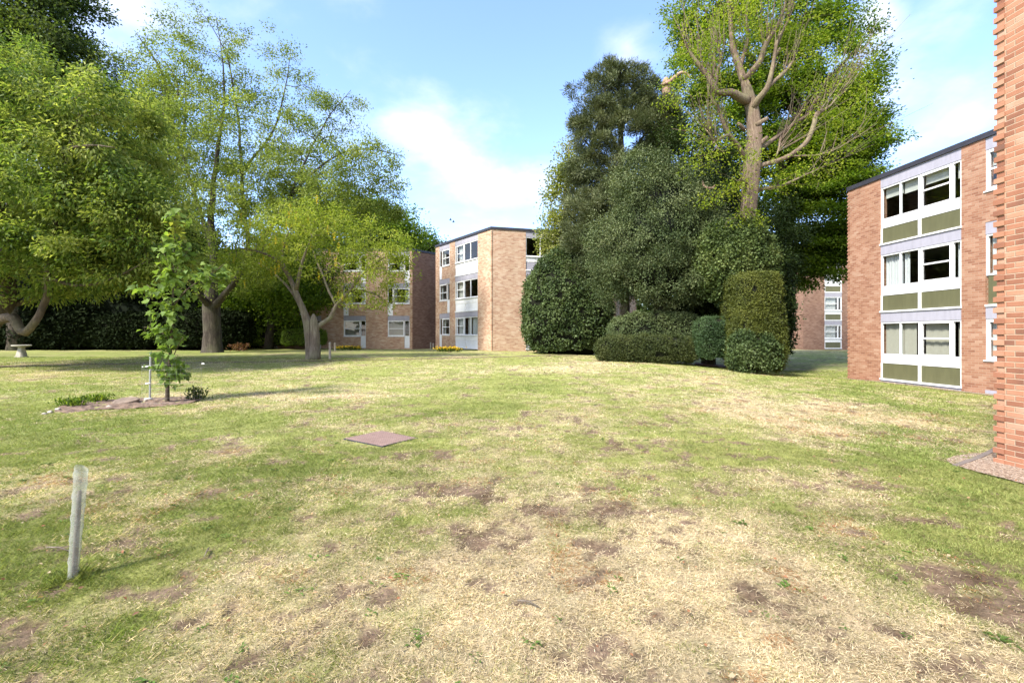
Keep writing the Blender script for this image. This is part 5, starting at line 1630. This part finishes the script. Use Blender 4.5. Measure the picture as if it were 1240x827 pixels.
# ivy on the lopped trunk
rngi = np.random.default_rng(81)
n = 1100
zz = rngi.uniform(0, 1, n) ** 1.4
py = 312 - zz * 60
aa = rngi.uniform(0, 2 * np.pi, n)
Y = 21.3
cen = np.stack([(905 - CX) / F * Y + 0 * py, np.full(n, Y), EYE - (py - HY) / F * Y], -1)
rd = np.stack([np.cos(aa), np.sin(aa), 0 * aa], -1)
pi_ = cen + rd * (.36 + rngi.random((n, 1)) * .25 * (1 - zz)[:, None])
v, t_ = leaf_arrays(pi_, rngi.normal(0, .6, (n, 3)) + rd * .3 + (0, 0, -.3), rd + rngi.normal(0, .3, (n, 3)), rngi.uniform(.07, .13, n), rngi.uniform(.06, .1, n))
pal = np.array(LIME); cc_ = pal[rngi.integers(0, 3, n)] * rngi.uniform(.5, 1, (n, 1))
np_mesh('ivy', v, t_, M['leaf'], T11.root, cols=np.repeat(cc_, 4, 0), origin=T11.base)

# far trees closing the gaps along the boundary
back_tree('maple_tree', 'pale olive tree in the gap left of the distant brown flats', 952, 62, [(952, 375, 62, 16, 50, 3, 80), (958, 410, 62, 20, 20, 3, 50)], OLIVE, 91, per=140)
back_tree('lime_tree', 'tall tree behind the distant brown flats, right of the beech', 1010, 66, [(1010, 320, 66, 50, 40, 5, 120), (1060, 330, 66, 40, 40, 5, 80)], BEECH, 92, per=140, L=.35, W=.25)
rngt = np.random.default_rng(93)
n = 26000
az = rngt.uniform(-1.25, 1.25, n)
rad_ = rngt.uniform(78, 92, n)
hz = 2.0 + 9.0 * fbm(np.stack([az * 14, 0 * az], -1), 1, 9, 3)
x, y = np.sin(az) * rad_, np.cos(az) * rad_
z = rngt.uniform(0, 1, n) ** .8 * hz + .3
v, t_ = leaf_arrays(np.stack([x, y, z], -1), rngt.normal(0, 1, (n, 3)), rngt.normal(0, 1, (n, 3)) + (0, 0, .6), rngt.uniform(.6, 1.3, n), rngt.uniform(.5, 1, n))
pal = np.array(DEEP); cc_ = pal[rngt.integers(0, 4, n)]
tl = np_mesh('treeline', v, t_, M['leaf'], cols=np.repeat(cc_, 4, 0))
tag(tl, 'far off belt of woodland closing the view beyond the flats', 'woodland', kind='stuff')

# ------------------------------------------------------------------ young maple, its bed and guard
b = gbase(203, 487)
Y = b[1]
TM = Tree('young_maple', 'slender young maple with big lobed leaves standing in the earth bed', b, 85, M['bark_brown'], group=None)
TM.add_limb([(b[0], b[1], b[2] - .1, .05), (*P(203, 470, Y), .042), (*P(206, 430, Y), .036), (*P(209, 380, Y), .028), (*P(210, 330, Y), .02), (*P(212, 285, Y), .012), (*P(213, 252, Y), .006)], step=.15, wob=.006)
TM.add_limb(px_limb([(209, 372, Y, .016), (225, 352, Y - .1, .013), (245, 338, Y - .2, .01), (262, 328, Y - .25, .006), (272, 320, Y - .3, .004)]), step=.12, wob=.006)
TM.add_limb(px_limb([(207, 420, Y, .014), (196, 402, Y, .011), (186, 398, Y, .007), (176, 396, Y - .1, .004)]), step=.12, wob=.006)
TM.add_limb(px_limb([(209, 380, Y, .014), (198, 360, Y + .1, .011), (186, 352, Y + .15, .007), (178, 345, Y + .2, .004)]), step=.12, wob=.006)
TM.add_limb(px_limb([(206, 440, Y, .012), (216, 418, Y, .009), (222, 408, Y - .1, .005)]), step=.12, wob=.006)
TM.add_limb(px_limb([(204, 468, Y, .01), (212, 455, Y - .15, .008), (222, 452, Y - .2, .004)]), step=.12, wob=.006)
TM.add_limb(px_limb([(210, 330, Y, .01), (200, 310, Y, .008), (194, 298, Y, .004)]), step=.12, wob=.006)
TM.add_limb(px_limb([(210, 335, Y, .01), (222, 312, Y, .008), (230, 300, Y, .004)]), step=.12, wob=.006)
att = cloud_pts(TM.rng, [(212, 275, Y, 11, 24, .25, 20), (210, 310, Y, 19, 26, .36, 30), (210, 345, Y, 22, 24, .4, 28), (250, 336, Y - .2, 24, 13, .3, 22), (205, 375, Y, 24, 18, .4, 24), (190, 405, Y, 18, 11, .32, 16), (208, 405, Y, 15, 18, .35, 16), (205, 440, Y, 19, 20, .36, 24), (212, 460, Y - .1, 15, 11, .25, 11), (182, 348, Y, 12, 12, .3, 6)], shell=.2, amp=.1)
TM.grow(att, r_tip=.003, wpath=.3)
TM.wood(4)
# one lobed leaf outline, five points
OUT = np.array([(0, 0), (.16, -.06), (.30, .04), (.52, .06), (.42, .22), (.60, .48), (.38, .46), (.30, .58), (.22, .74), (0, 1.02),
                (-.22, .74), (-.30, .58), (-.38, .46), (-.60, .48), (-.42, .22), (-.52, .06), (-.30, .04), (-.16, -.06)])
rg = TM.rng
LP = []
for tp in TM.tips:
    a_, b_ = TM.arr[TM.parr[tp]], TM.arr[tp]
    for q in range(4):
        LP.append((a_ + (b_ - a_) * rg.uniform(.4, 1.1) + rg.normal(0, .06, 3), norm(b_ - a_)))
LV, LT, LC = [], [], []
nv = 0
for p, dr in LP:
    outw = p - TM.arr[:10][np.abs(TM.arr[:10, 2] - p[2]).argmin()]
    D = norm(np.array((outw[0], outw[1], 0)) * 1.2 + rg.normal(0, .5, 3) + np.array((0, 0, -.35)))
    Nn = norm(np.array((0, 0, 1.0)) + rg.normal(0, .4, 3) + np.array((outw[0], outw[1], 0)) * .6)
    S = norm(np.cross(D, Nn)); Nn = np.cross(S, D)
    s = rg.uniform(.09, .17)
    v = p + (S * OUT[:, :1] + D * OUT[:, 1:2]) * s + Nn * (np.abs(OUT[:, :1]) * .25 - OUT[:, 1:2] ** 2 * .18) * s
    cen_ = p + D * .4 * s
    LV.append(np.vstack([v, cen_]))
    k = len(OUT)
    LT.append(np.array([(nv + i, nv + (i + 1) % k, nv + k) for i in range(k)]))
    h = np.clip((p[2] - b[2]) / 4.4, 0, 1)
    c = np.array((.13, .21, .05)) * (1 - rg.random() * .4) + np.array((.11, .13, .01)) * rg.random() * (.3 + h)
    if h > .85 and rg.random() < .5: c = np.array((.28, .30, .06))
    LC.append(np.tile(c, (k + 1, 1)))
    nv += k + 1
np_mesh('crown', np.concatenate(LV), np.concatenate(LT), M['leaf'], TM.root, cols=np.concatenate(LC), origin=TM.base)

# earth bed
bed_px = [(66, 499), (80, 490), (110, 486), (150, 484), (200, 482), (245, 481), (242, 486), (215, 491), (160, 495), (110, 497), (80, 501)]
bp_ = [ground_at(*q)[:2] for q in bed_px]
up_, lo_ = [bp_[i] for i in (0, 1, 2, 3, 4, 5)], [bp_[i] for i in (0, 10, 9, 8, 7, 6)]
lo_[0] = lo_[0] + np.array((.02, -.05))
bedo = drape('soil_bed', lo_, up_, .015, M['soil'], 140, 30, .06)
tag(bedo, 'long bare earth bed round the young maple', 'earth', kind='structure')
FREE.append(bp_)
# flat round slab on the bed
cs_ = ground_at(152, 488)
mb = MB()
rr_ = np.random.default_rng(3)
prof = [(.0, .055), (.20, .06), (.235, .05), (.245, .03), (.23, -.03)]
pts = []
for r, h in prof:
    pts.append([(cs_[0] + r * 1.05 * math.cos(a) * (1 + .06 * math.sin(3 * a)), cs_[1] + r * math.sin(a), cs_[2] + h + .02 + .04 * math.sin(a) * (r > 0)) for a in np.linspace(0, 2 * np.pi, 20, endpoint=False)])
for k in range(1, len(prof)):
    for i in range(20):
        mb.poly([pts[k - 1][i], pts[k - 1][(i + 1) % 20], pts[k][(i + 1) % 20], pts[k][i]] if k > 1 else [pts[0][0], pts[1][i], pts[1][(i + 1) % 20]])
so_ = mb.build('stone_slab', plain('brown_stone', (.17, .125, .09), .9, .4, 9, bump=.7), origin=cs_, smooth=False)
tag(so_, 'flat round weathered slab lying on the earth bed beside the young maple', 'stone')
sx = [(61, 500, .045), (54, 502, .04), (132, 494, .05), (181, 484, .05), (176, 486, .035), (158, 483, .05), (70, 497, .05)]
for k, (px, py, s) in enumerate(sx):
    c = ground_at(px, py)
    v, t_ = blob(c + (0, 0, s * .4), s * 1.2, s, s * .6, 10, 7, .5, 100 + k)
    so_ = np_mesh('pale_stone', v, t_, M['stone'], origin=c)
    so_.location = c
    tag(so_, 'small pale stone lying on the earth bed of the young maple', 'stone', 'small pale stones on the earth bed')


def tuft_plant(name, label, px, py, n, hgt, sprd, pal, seed, cat='plant', group=None, L=.1, W=.03):
    r_ = np.random.default_rng(seed)
    c = ground_at(px, py)
    root = thing(name, tuple(c), label, cat, group)
    p = c + np.stack([r_.normal(0, sprd, n), r_.normal(0, sprd * .6, n), r_.random(n) * hgt], -1)
    pal = np.array(pal)
    v, t_ = leaf_arrays(p, r_.normal(0, .6, (n, 3)) + (0, 0, .8), r_.normal(0, 1, (n, 3)) + (0, 0, .5), r_.uniform(.6, 1.3, n) * L, r_.uniform(.7, 1.2, n) * W)
    np_mesh('leaves', v, t_, M['leaf'], root, cols=np.repeat(pal[r_.integers(0, len(pal), n)], 4, 0), origin=c)
    mb_ = MB()
    for _ in range(5):
        e = c + np.array((r_.normal(0, sprd * .6), r_.normal(0, sprd * .4), hgt * .8))
        mb_.tube([c - (0, 0, .03), (c + e) / 2, e], [.008, .006, .003], n=5)
    mb_.build('stem', M['bark_dark'], root)
    return root


tuft_plant('shrub', 'tiny dark shrub at the right end of the earth bed', 238, 484, 260, .26, .13, DEEP, 5)
tuft_plant('grass_tuft', 'leafy green tuft at the left end of the earth bed', 88, 492, 300, .14, .16, BEECH, 6)
tuft_plant('grass_tuft', 'leafy green tuft behind the flat slab on the earth bed', 118, 486, 260, .12, .16, BEECH, 7)
tuft_plant('shrub', 'small reddish brown shrub beside the foot of the stout oak trunk', 290, 425, 300, .45, .26, [(.12, .05, .03), (.2, .10, .05), (.10, .07, .03)], 8, L=.16, W=.08)
tuft_plant('shrub', 'pale leaved seedling on the bare earth left of the yew column', 885, 438, 160, .4, .16, [(.22, .30, .20), (.14, .2, .10)], 9, L=.12, W=.06)

# wire guard with stake and ties
gcn = gbase(209, 486)
gr = thing('tree_guard', tuple(gcn), 'round faint wire mesh guard with a metal stake standing about the young maple', 'tree guard')
mb = MB()
R_, H_ = .58, .86
for k in range(9):
    z = gcn[2] + .03 + k * H_ / 8
    a = np.linspace(0, 2 * np.pi, 33)
    mb.tube(np.stack([gcn[0] + R_ * np.cos(a), gcn[1] + R_ * np.sin(a), z + 0 * a], -1), .0009, n=4, cap=False)
for k in range(36):
    a = 2 * np.pi * k / 36
    mb.tube([(gcn[0] + R_ * 1.002 * math.cos(a), gcn[1] + R_ * 1.002 * math.sin(a), gcn[2] - .02), (gcn[0] + R_ * 1.002 * math.cos(a), gcn[1] + R_ * 1.002 * math.sin(a), gcn[2] + .03 + H_)], .0009, n=4)
mb.build('wire_mesh', M['metal'], gr)
sp_ = gbase(181.5, 485)
mb = MB()
mb.tube([(sp_[0], sp_[1], sp_[2] - .1), (sp_[0] + .005, sp_[1], sp_[2] + .6), (sp_[0] + .02, sp_[1], sp_[2] + 1.16)], .021, n=8)
mb.build('stake', M['metal'], gr)
for h, l_ in ((.80, .16), (.40, .08), (.04, .11)):
    mb = MB()
    mb.tube([(sp_[0] - l_, sp_[1] - .03, sp_[2] + h), (sp_[0], sp_[1] - .03, sp_[2] + h + .012), (sp_[0] + l_ * .4, sp_[1] - .02, sp_[2] + h + .01)], .014, n=6)
    mb.build('tie', M['tie'], gr, smooth=True)
mb = MB()
c = P(238, 441, Y - .2)
mb.box(c[0] - .03, c[0] + .03, gcn[1] - .1, gcn[1] - .09, c[2] - .015, c[2] + .015)
a0 = math.acos(min(1, (c[0] - gcn[0]) / R_))
mb.build('label_tag', M['tie'], gr)

# ------------------------------------------------------------------ small things on the lawn
# spiral guard tube in the foreground
mtube, t = newmat('clear_plastic')
tcn = t.n('ShaderNodeTexCoord')
nz_ = t.n('ShaderNodeTexNoise', {'Vector': tcn.outputs['Object'], 'Scale': 14.0, 'Detail': 6.0, 'Roughness': .7})
bs = t.n('ShaderNodeBsdfPrincipled', {'Base Color': (.50, .51, .46, 1), 'Roughness': .4})
trn = t.n('ShaderNodeBsdfTranslucent', {0: (.6, .63, .56, 1)})
tp = t.n('ShaderNodeBsdfTransparent', {0: (.9, .92, .88, 1)})
m1_ = t.n('ShaderNodeMixShader', {0: .35, 1: bs.outputs[0], 2: trn.outputs[0]})
m2_ = t.n('ShaderNodeMixShader', {0: t.ramp(nz_.outputs[0], [(.35, .50), (.65, .80)]), 1: m1_.outputs[0], 2: tp.outputs[0]})
out(t, m2_.outputs[0])
gb_ = gbase(88, 702)
tt_ = P(98.5, 567, gb_[1] + .02)
GUARD = gb_
gt = thing('sapling_guard', tuple(gb_), 'leaning clear spiral plastic guard tube round a dark cane, in the foreground grass', 'tree guard')
axv = tt_ - gb_
ux = norm(np.cross(axv, (0, 1, 0))); uy = norm(np.cross(ux, axv))
mb = MB()
N_ = 60
v0 = []
for i in range(N_ + 1):
    s = i / N_
    for k in range(16):
        a = 2 * math.pi * k / 16
        seam = (s * 5.2 - k / 16) % 1.0                 # the overlapping turn of the spiral
        r = .027 + .010 * s + (.0035 if seam < .16 else 0)
        # bottom edge is cut slantwise
        e = s + (.03 * math.cos(a) if i == N_ else 0)
        q = gb_ + axv * e + (ux * math.cos(a) + uy * math.sin(a)) * r
        v0.append(tuple(q))
mb.v = v0
for i in range(N_):
    for k in range(16):
        a, b2 = i * 16 + k, i * 16 + (k + 1) % 16
        mb.f.append((a, b2, b2 + 16, a + 16))
mb.build('tube', mtube, gt, smooth=True)
mb = MB()
q = [gb_ + axv * s + (ux * (-.004 + .010 * s) + uy * .004) for s in (-.08, .2, .5, .7, .80)]
mb.tube(q, [.017, .016, .015, .013, .010], n=8)
mb.build('cane', M['stake'], gt, smooth=True)
mb = MB()
a = np.linspace(0, 2 * np.pi * 5.2, 160)
s = np.linspace(0, 1, 160)
hel = gb_ + axv * s[:, None] + (ux * np.cos(a)[:, None] + uy * np.sin(a)[:, None]) * (.030 + .010 * s)[:, None]
mb.tube(hel, .0016, n=5)
mb.build('spiral_rim', mtube, gt, smooth=True)

# manhole cover
mc = [ground_at(*q) for q in ((416, 532.3), (462, 521.5), (506, 530.4), (463, 541.9))]
mcen = np.mean(mc, 0)
mh_ = thing('manhole_cover', tuple(mcen), 'square rusty pinkish metal cover with chequered tread set in the lawn', 'manhole cover')
FREE.append([(mcen + (m_ - mcen) * .95)[:2] for m_ in mc])
zc = np.mean([m_[2] for m_ in mc]) + .014
mm, t = newmat('rusty_tread')
tcn = t.n('ShaderNodeTexCoord')
e1 = norm((mc[1] - mc[0])[:2]); ang = math.atan2(e1[1], e1[0])
mp = t.n('ShaderNodeMapping', {'Vector': tcn.outputs['Object'], 'Rotation': (0, 0, -ang)})
ck = t.n('ShaderNodeTexBrick', {'Vector': mp.outputs[0], 'Scale': 11.0, 'Mortar Size': .03, 'Color1': (.30, .20, .155, 1), 'Color2': (.36, .25, .195, 1), 'Mortar': (.17, .11, .09, 1)})
nz_ = t.n('ShaderNodeTexNoise', {'Vector': tcn.outputs['Object'], 'Scale': 6.0, 'Detail': 7.0, 'Roughness': .7})
cm = t.mix(.6, ck.outputs[0], t.ramp(nz_.outputs[0], [(.3, (.6, .5, .45)), (.7, (1.15, 1.1, 1.08))]), 'MULTIPLY')
bs = t.n('ShaderNodeBsdfPrincipled', {'Base Color': cm, 'Roughness': .62, 'Metallic': .25})
bp = t.n('ShaderNodeBump', {'Strength': .8, 'Distance': .006, 'Height': ck.outputs[1]}, invert=True)
t.link(bp.outputs[0], bs.inputs['Normal'])
out(t, bs.outputs[0])
mb = MB()
inn = [mcen + (m_ - mcen) * .955 for m_ in mc]
mb.hull8([(p[0], p[1], zc - .05) for p in inn] + [(p[0], p[1], zc) for p in inn])
mb.build('cover', mm, mh_, bevel=.004)
mb = MB()
for i in range(4):
    a, b2 = mc[i], mc[(i + 1) % 4]
    ai, bi = mcen + (a - mcen) * .965, mcen + (b2 - mcen) * .965
    mb.hull8([(p[0], p[1], zc - .06) for p in (ai, bi, b2, a)] + [(p[0], p[1], zc - .004) for p in (ai, bi, b2, a)])
mb.build('frame', M['fascia'], mh_)

# birdbath
b = gbase(26, 432.5)
bb = thing('birdbath', tuple(b), 'low grey stone birdbath with a flat top on a flared pedestal', 'birdbath')


def lathe(name, prof, root, c, mat, n=20, sq=0.0):
    mb_ = MB()
    for r, z in prof:
        for k in range(n):
            a = 2 * math.pi * k / n
            f = 1 / max(abs(math.cos(a)), abs(math.sin(a))) if sq else 1
            f = 1 + (f - 1) * sq
            mb_.v.append((c[0] + r * f * math.cos(a), c[1] + r * f * math.sin(a), c[2] + z))
    for i in range(len(prof) - 1):
        for k in range(n):
            a, b2 = i * n + k, i * n + (k + 1) % n
            mb_.f.append((a, b2, b2 + n, a + n))
    mb_.f.append(tuple(range(n))[::-1]); mb_.f.append(tuple(range((len(prof) - 1) * n, len(prof) * n)))
    return mb_.build(name, mat, root)


k = b[1] / F
lathe('pedestal', [(.23, -.05), (.23, .04), (.185, .05), (.18, .12), (.155, .26), (.115, .44), (.115, .50), (.15, .53)], bb, b, M['stone'], sq=.8)
lathe('basin', [(.15, .532), (.33, .55), (.385, .575), (.385, .62), (.35, .63), (.28, .59), (.04, .57)], bb, b, M['stone'], n=28)

# little marker posts by the laburnum and by the flats
for px, py, hpx, lab in ((399.5, 435, 20, 'short grey post just right of the laburnum trunk'), (405.5, 425, 10, 'short grey post at the foot of the left flats'), (521.5, 424, 9, 'short dark post in the corner between the two buff blocks'), (524.5, 424, 8, 'thin short post beside the middle buff block')):
    b = gbase(px, py)
    h = hpx / F * b[1]
    mb = MB()
    mb.box(b[0] - .045, b[0] + .045, b[1] - .045, b[1] + .045, b[2] - .1, b[2] + h)
    mb.hull8([(b[0] - .045, b[1] - .045, b[2] + h), (b[0] + .045, b[1] - .045, b[2] + h), (b[0] + .045, b[1] + .045, b[2] + h), (b[0] - .045, b[1] + .045, b[2] + h),
              (b[0] - .02, b[1] - .02, b[2] + h + .03), (b[0] + .02, b[1] - .02, b[2] + h + .03), (b[0] + .02, b[1] + .02, b[2] + h + .03), (b[0] - .02, b[1] + .02, b[2] + h + .03)])
    tag(mb.build('post', M['wood_grey'], origin=b), lab, 'post', 'short posts near the buff flats')

# yellow flowers at the foot of the flats
for j, (px0, px1, py, nn_, lab) in enumerate(((408, 436, 424.0, 7, 'clump of yellow flowers at the foot of the left buff flats'), (529, 556, 426, 8, 'clump of yellow flowers at the foot of the middle buff flats'))):
    for i in range(nn_):
        px = px0 + (px1 - px0) * (i + .5) / nn_
        b = gbase(px, py)
        r_ = np.random.default_rng(200 + j * 20 + i)
        root = thing('flower_clump', tuple(b), lab, 'flowers', 'yellow flowers at the foot of the ' + ('left' if j == 0 else 'middle') + ' flats')
        n = 50
        p = b + np.stack([r_.normal(0, .15, n), r_.normal(0, .12, n), r_.random(n) * .18], -1)
        v, t_ = leaf_arrays(p, r_.normal(0, .5, (n, 3)) + (0, 0, .8), r_.normal(0, 1, (n, 3)), np.full(n, .16), np.full(n, .05))
        np_mesh('leaves', v, t_, M['leaf'], root, cols=np.tile((.08, .13, .025), (len(v), 1)), origin=b)
        n = 34
        p = b + np.stack([r_.normal(0, .16, n), r_.normal(0, .12, n), .14 + r_.random(n) * .16], -1)
        v, t_ = leaf_arrays(p, r_.normal(0, 1, (n, 3)), r_.normal(0, .5, (n, 3)) + (0, -.4, .8), np.full(n, .085), np.full(n, .085))
        np_mesh('blossom', v, t_, M['petal'], root, cols=np.tile((.75, .50, .03), (len(v), 1)), origin=b)

# a fallen twig in the foreground, and a few more on the grass
for k, (px, py, ang_, ln, lab) in enumerate(((70, 668, .25, .22, 'bare brown twig lying in the grass beside the spiral guard tube'), (250, 672, 1.2, .16, 'short brown twig lying on the foreground grass'), (640, 735, .5, .14, 'thin brown twig on the straw coloured grass'))):
    c = ground_at(px, py)
    dx = np.array((math.cos(ang_), -math.sin(ang_), 0)) * ln / 2
    mb = MB()
    mb.tube([c - dx + (0, 0, .022), c + (0, .008, .03), c + dx + (0, 0, .020)], [.005, .006, .003], n=6)
    mb.tube([c + (0, .008, .03), c + dx * .5 + (.01, .03, .035), c + dx * .8 + (.02, .06, .03)], [.003, .0025, .0015], n=5)
    tag(mb.build('twig', M['bark_grey'], origin=c, smooth=True), lab, 'twig')

# fallen leaves scattered about
rl = np.random.default_rng(301)
n = 900
y = rl.uniform(2, 14, n); x = rl.uniform(-1.1, 1.1, n) * y
z = gz(x, y) + .03
v, t_ = leaf_arrays(np.stack([x, y, z], -1), rl.normal(0, 1, (n, 3)) * (1, 1, .2), rl.normal(0, .4, (n, 3)) + (0, 0, 1), rl.uniform(.015, .04, n), rl.uniform(.01, .025, n))
cc_ = np.array([(.30, .14, .07), (.42, .26, .14), (.22, .12, .07), (.36, .28, .17)])[rl.integers(0, 4, n)]
tag(np_mesh('leaf_litter', v, t_, M['petal'], cols=np.repeat(cc_, 4, 0)), 'dry brown leaf scraps scattered over the foreground grass', 'leaf litter', kind='stuff')

# two birds far up over the middle flats
for k, (px, py) in enumerate(((545.5, 266.5), (549, 269))):
    c = P(px, py, 55)
    v, t_ = blob(c, .16, .07, .06, 10, 7, .1, 3 + k)
    v2, t2 = leaf_arrays(np.array([c, c]), np.array([(.2, 1, .5), (.2, -1, .5)]), np.array([(0, 0, 1.), (0, 0, 1)]), np.array((.34, .34)), np.array((.14, .14)))
    o = np_mesh('bird', np.concatenate([v, v2]), np.concatenate([t_, t2 + len(v)]), M['fascia'], origin=c)
    o.location = c
    tag(o, 'tiny dark bird flying in the sky over the middle buff flats', 'bird', 'birds over the flats')

grass_blades()

# low weeds among the grass: clover and plantain rosettes
rw = np.random.default_rng(501)
n = 420
y = 2 + 11 * rw.random(n) ** 1.3; x = rw.uniform(-1.15, 1.15, n) * y
c_, so2, st2_, gr2, _ = lawn(x, y)
k = (so2 < .4) & (rw.random(n) < .35 + gr2)
for poly in FREE:
    k &= ~in_poly(x, y, poly)
x, y = x[k], y[k]
PB, DD, NN, LL, WW, CC = [], [], [], [], [], []
for xi, yi in zip(x, y):
    m_ = rw.integers(5, 11); zi = gz(xi, yi); s_ = rw.uniform(.5, 1.25)
    tone = np.array((.095, .155, .03)) * rw.uniform(.7, 1.3)
    for _ in range(m_):
        a = rw.uniform(0, 2 * np.pi); e = rw.uniform(.1, .6)
        off = rw.normal(0, .02, 2)
        PB.append((xi + off[0], yi + off[1], zi + .008)); DD.append((math.cos(a), math.sin(a), e)); NN.append((-math.cos(a) * e, -math.sin(a) * e, 1))
        LL.append(.038 * s_ * rw.uniform(.7, 1.3)); WW.append(.017 * s_ * rw.uniform(.7, 1.4)); CC.append(tone * rw.uniform(.8, 1.2))
v, t_ = leaf_arrays(np.array(PB), np.array(DD), np.array(NN), np.array(LL), np.array(WW), fold=.12, bend=.2)
tag(np_mesh('weeds', v, t_, M['grass'], cols=np.repeat(np.array(CC), 4, 0)), 'small flat green weed rosettes scattered through the foreground grass', 'weeds', kind='stuff')
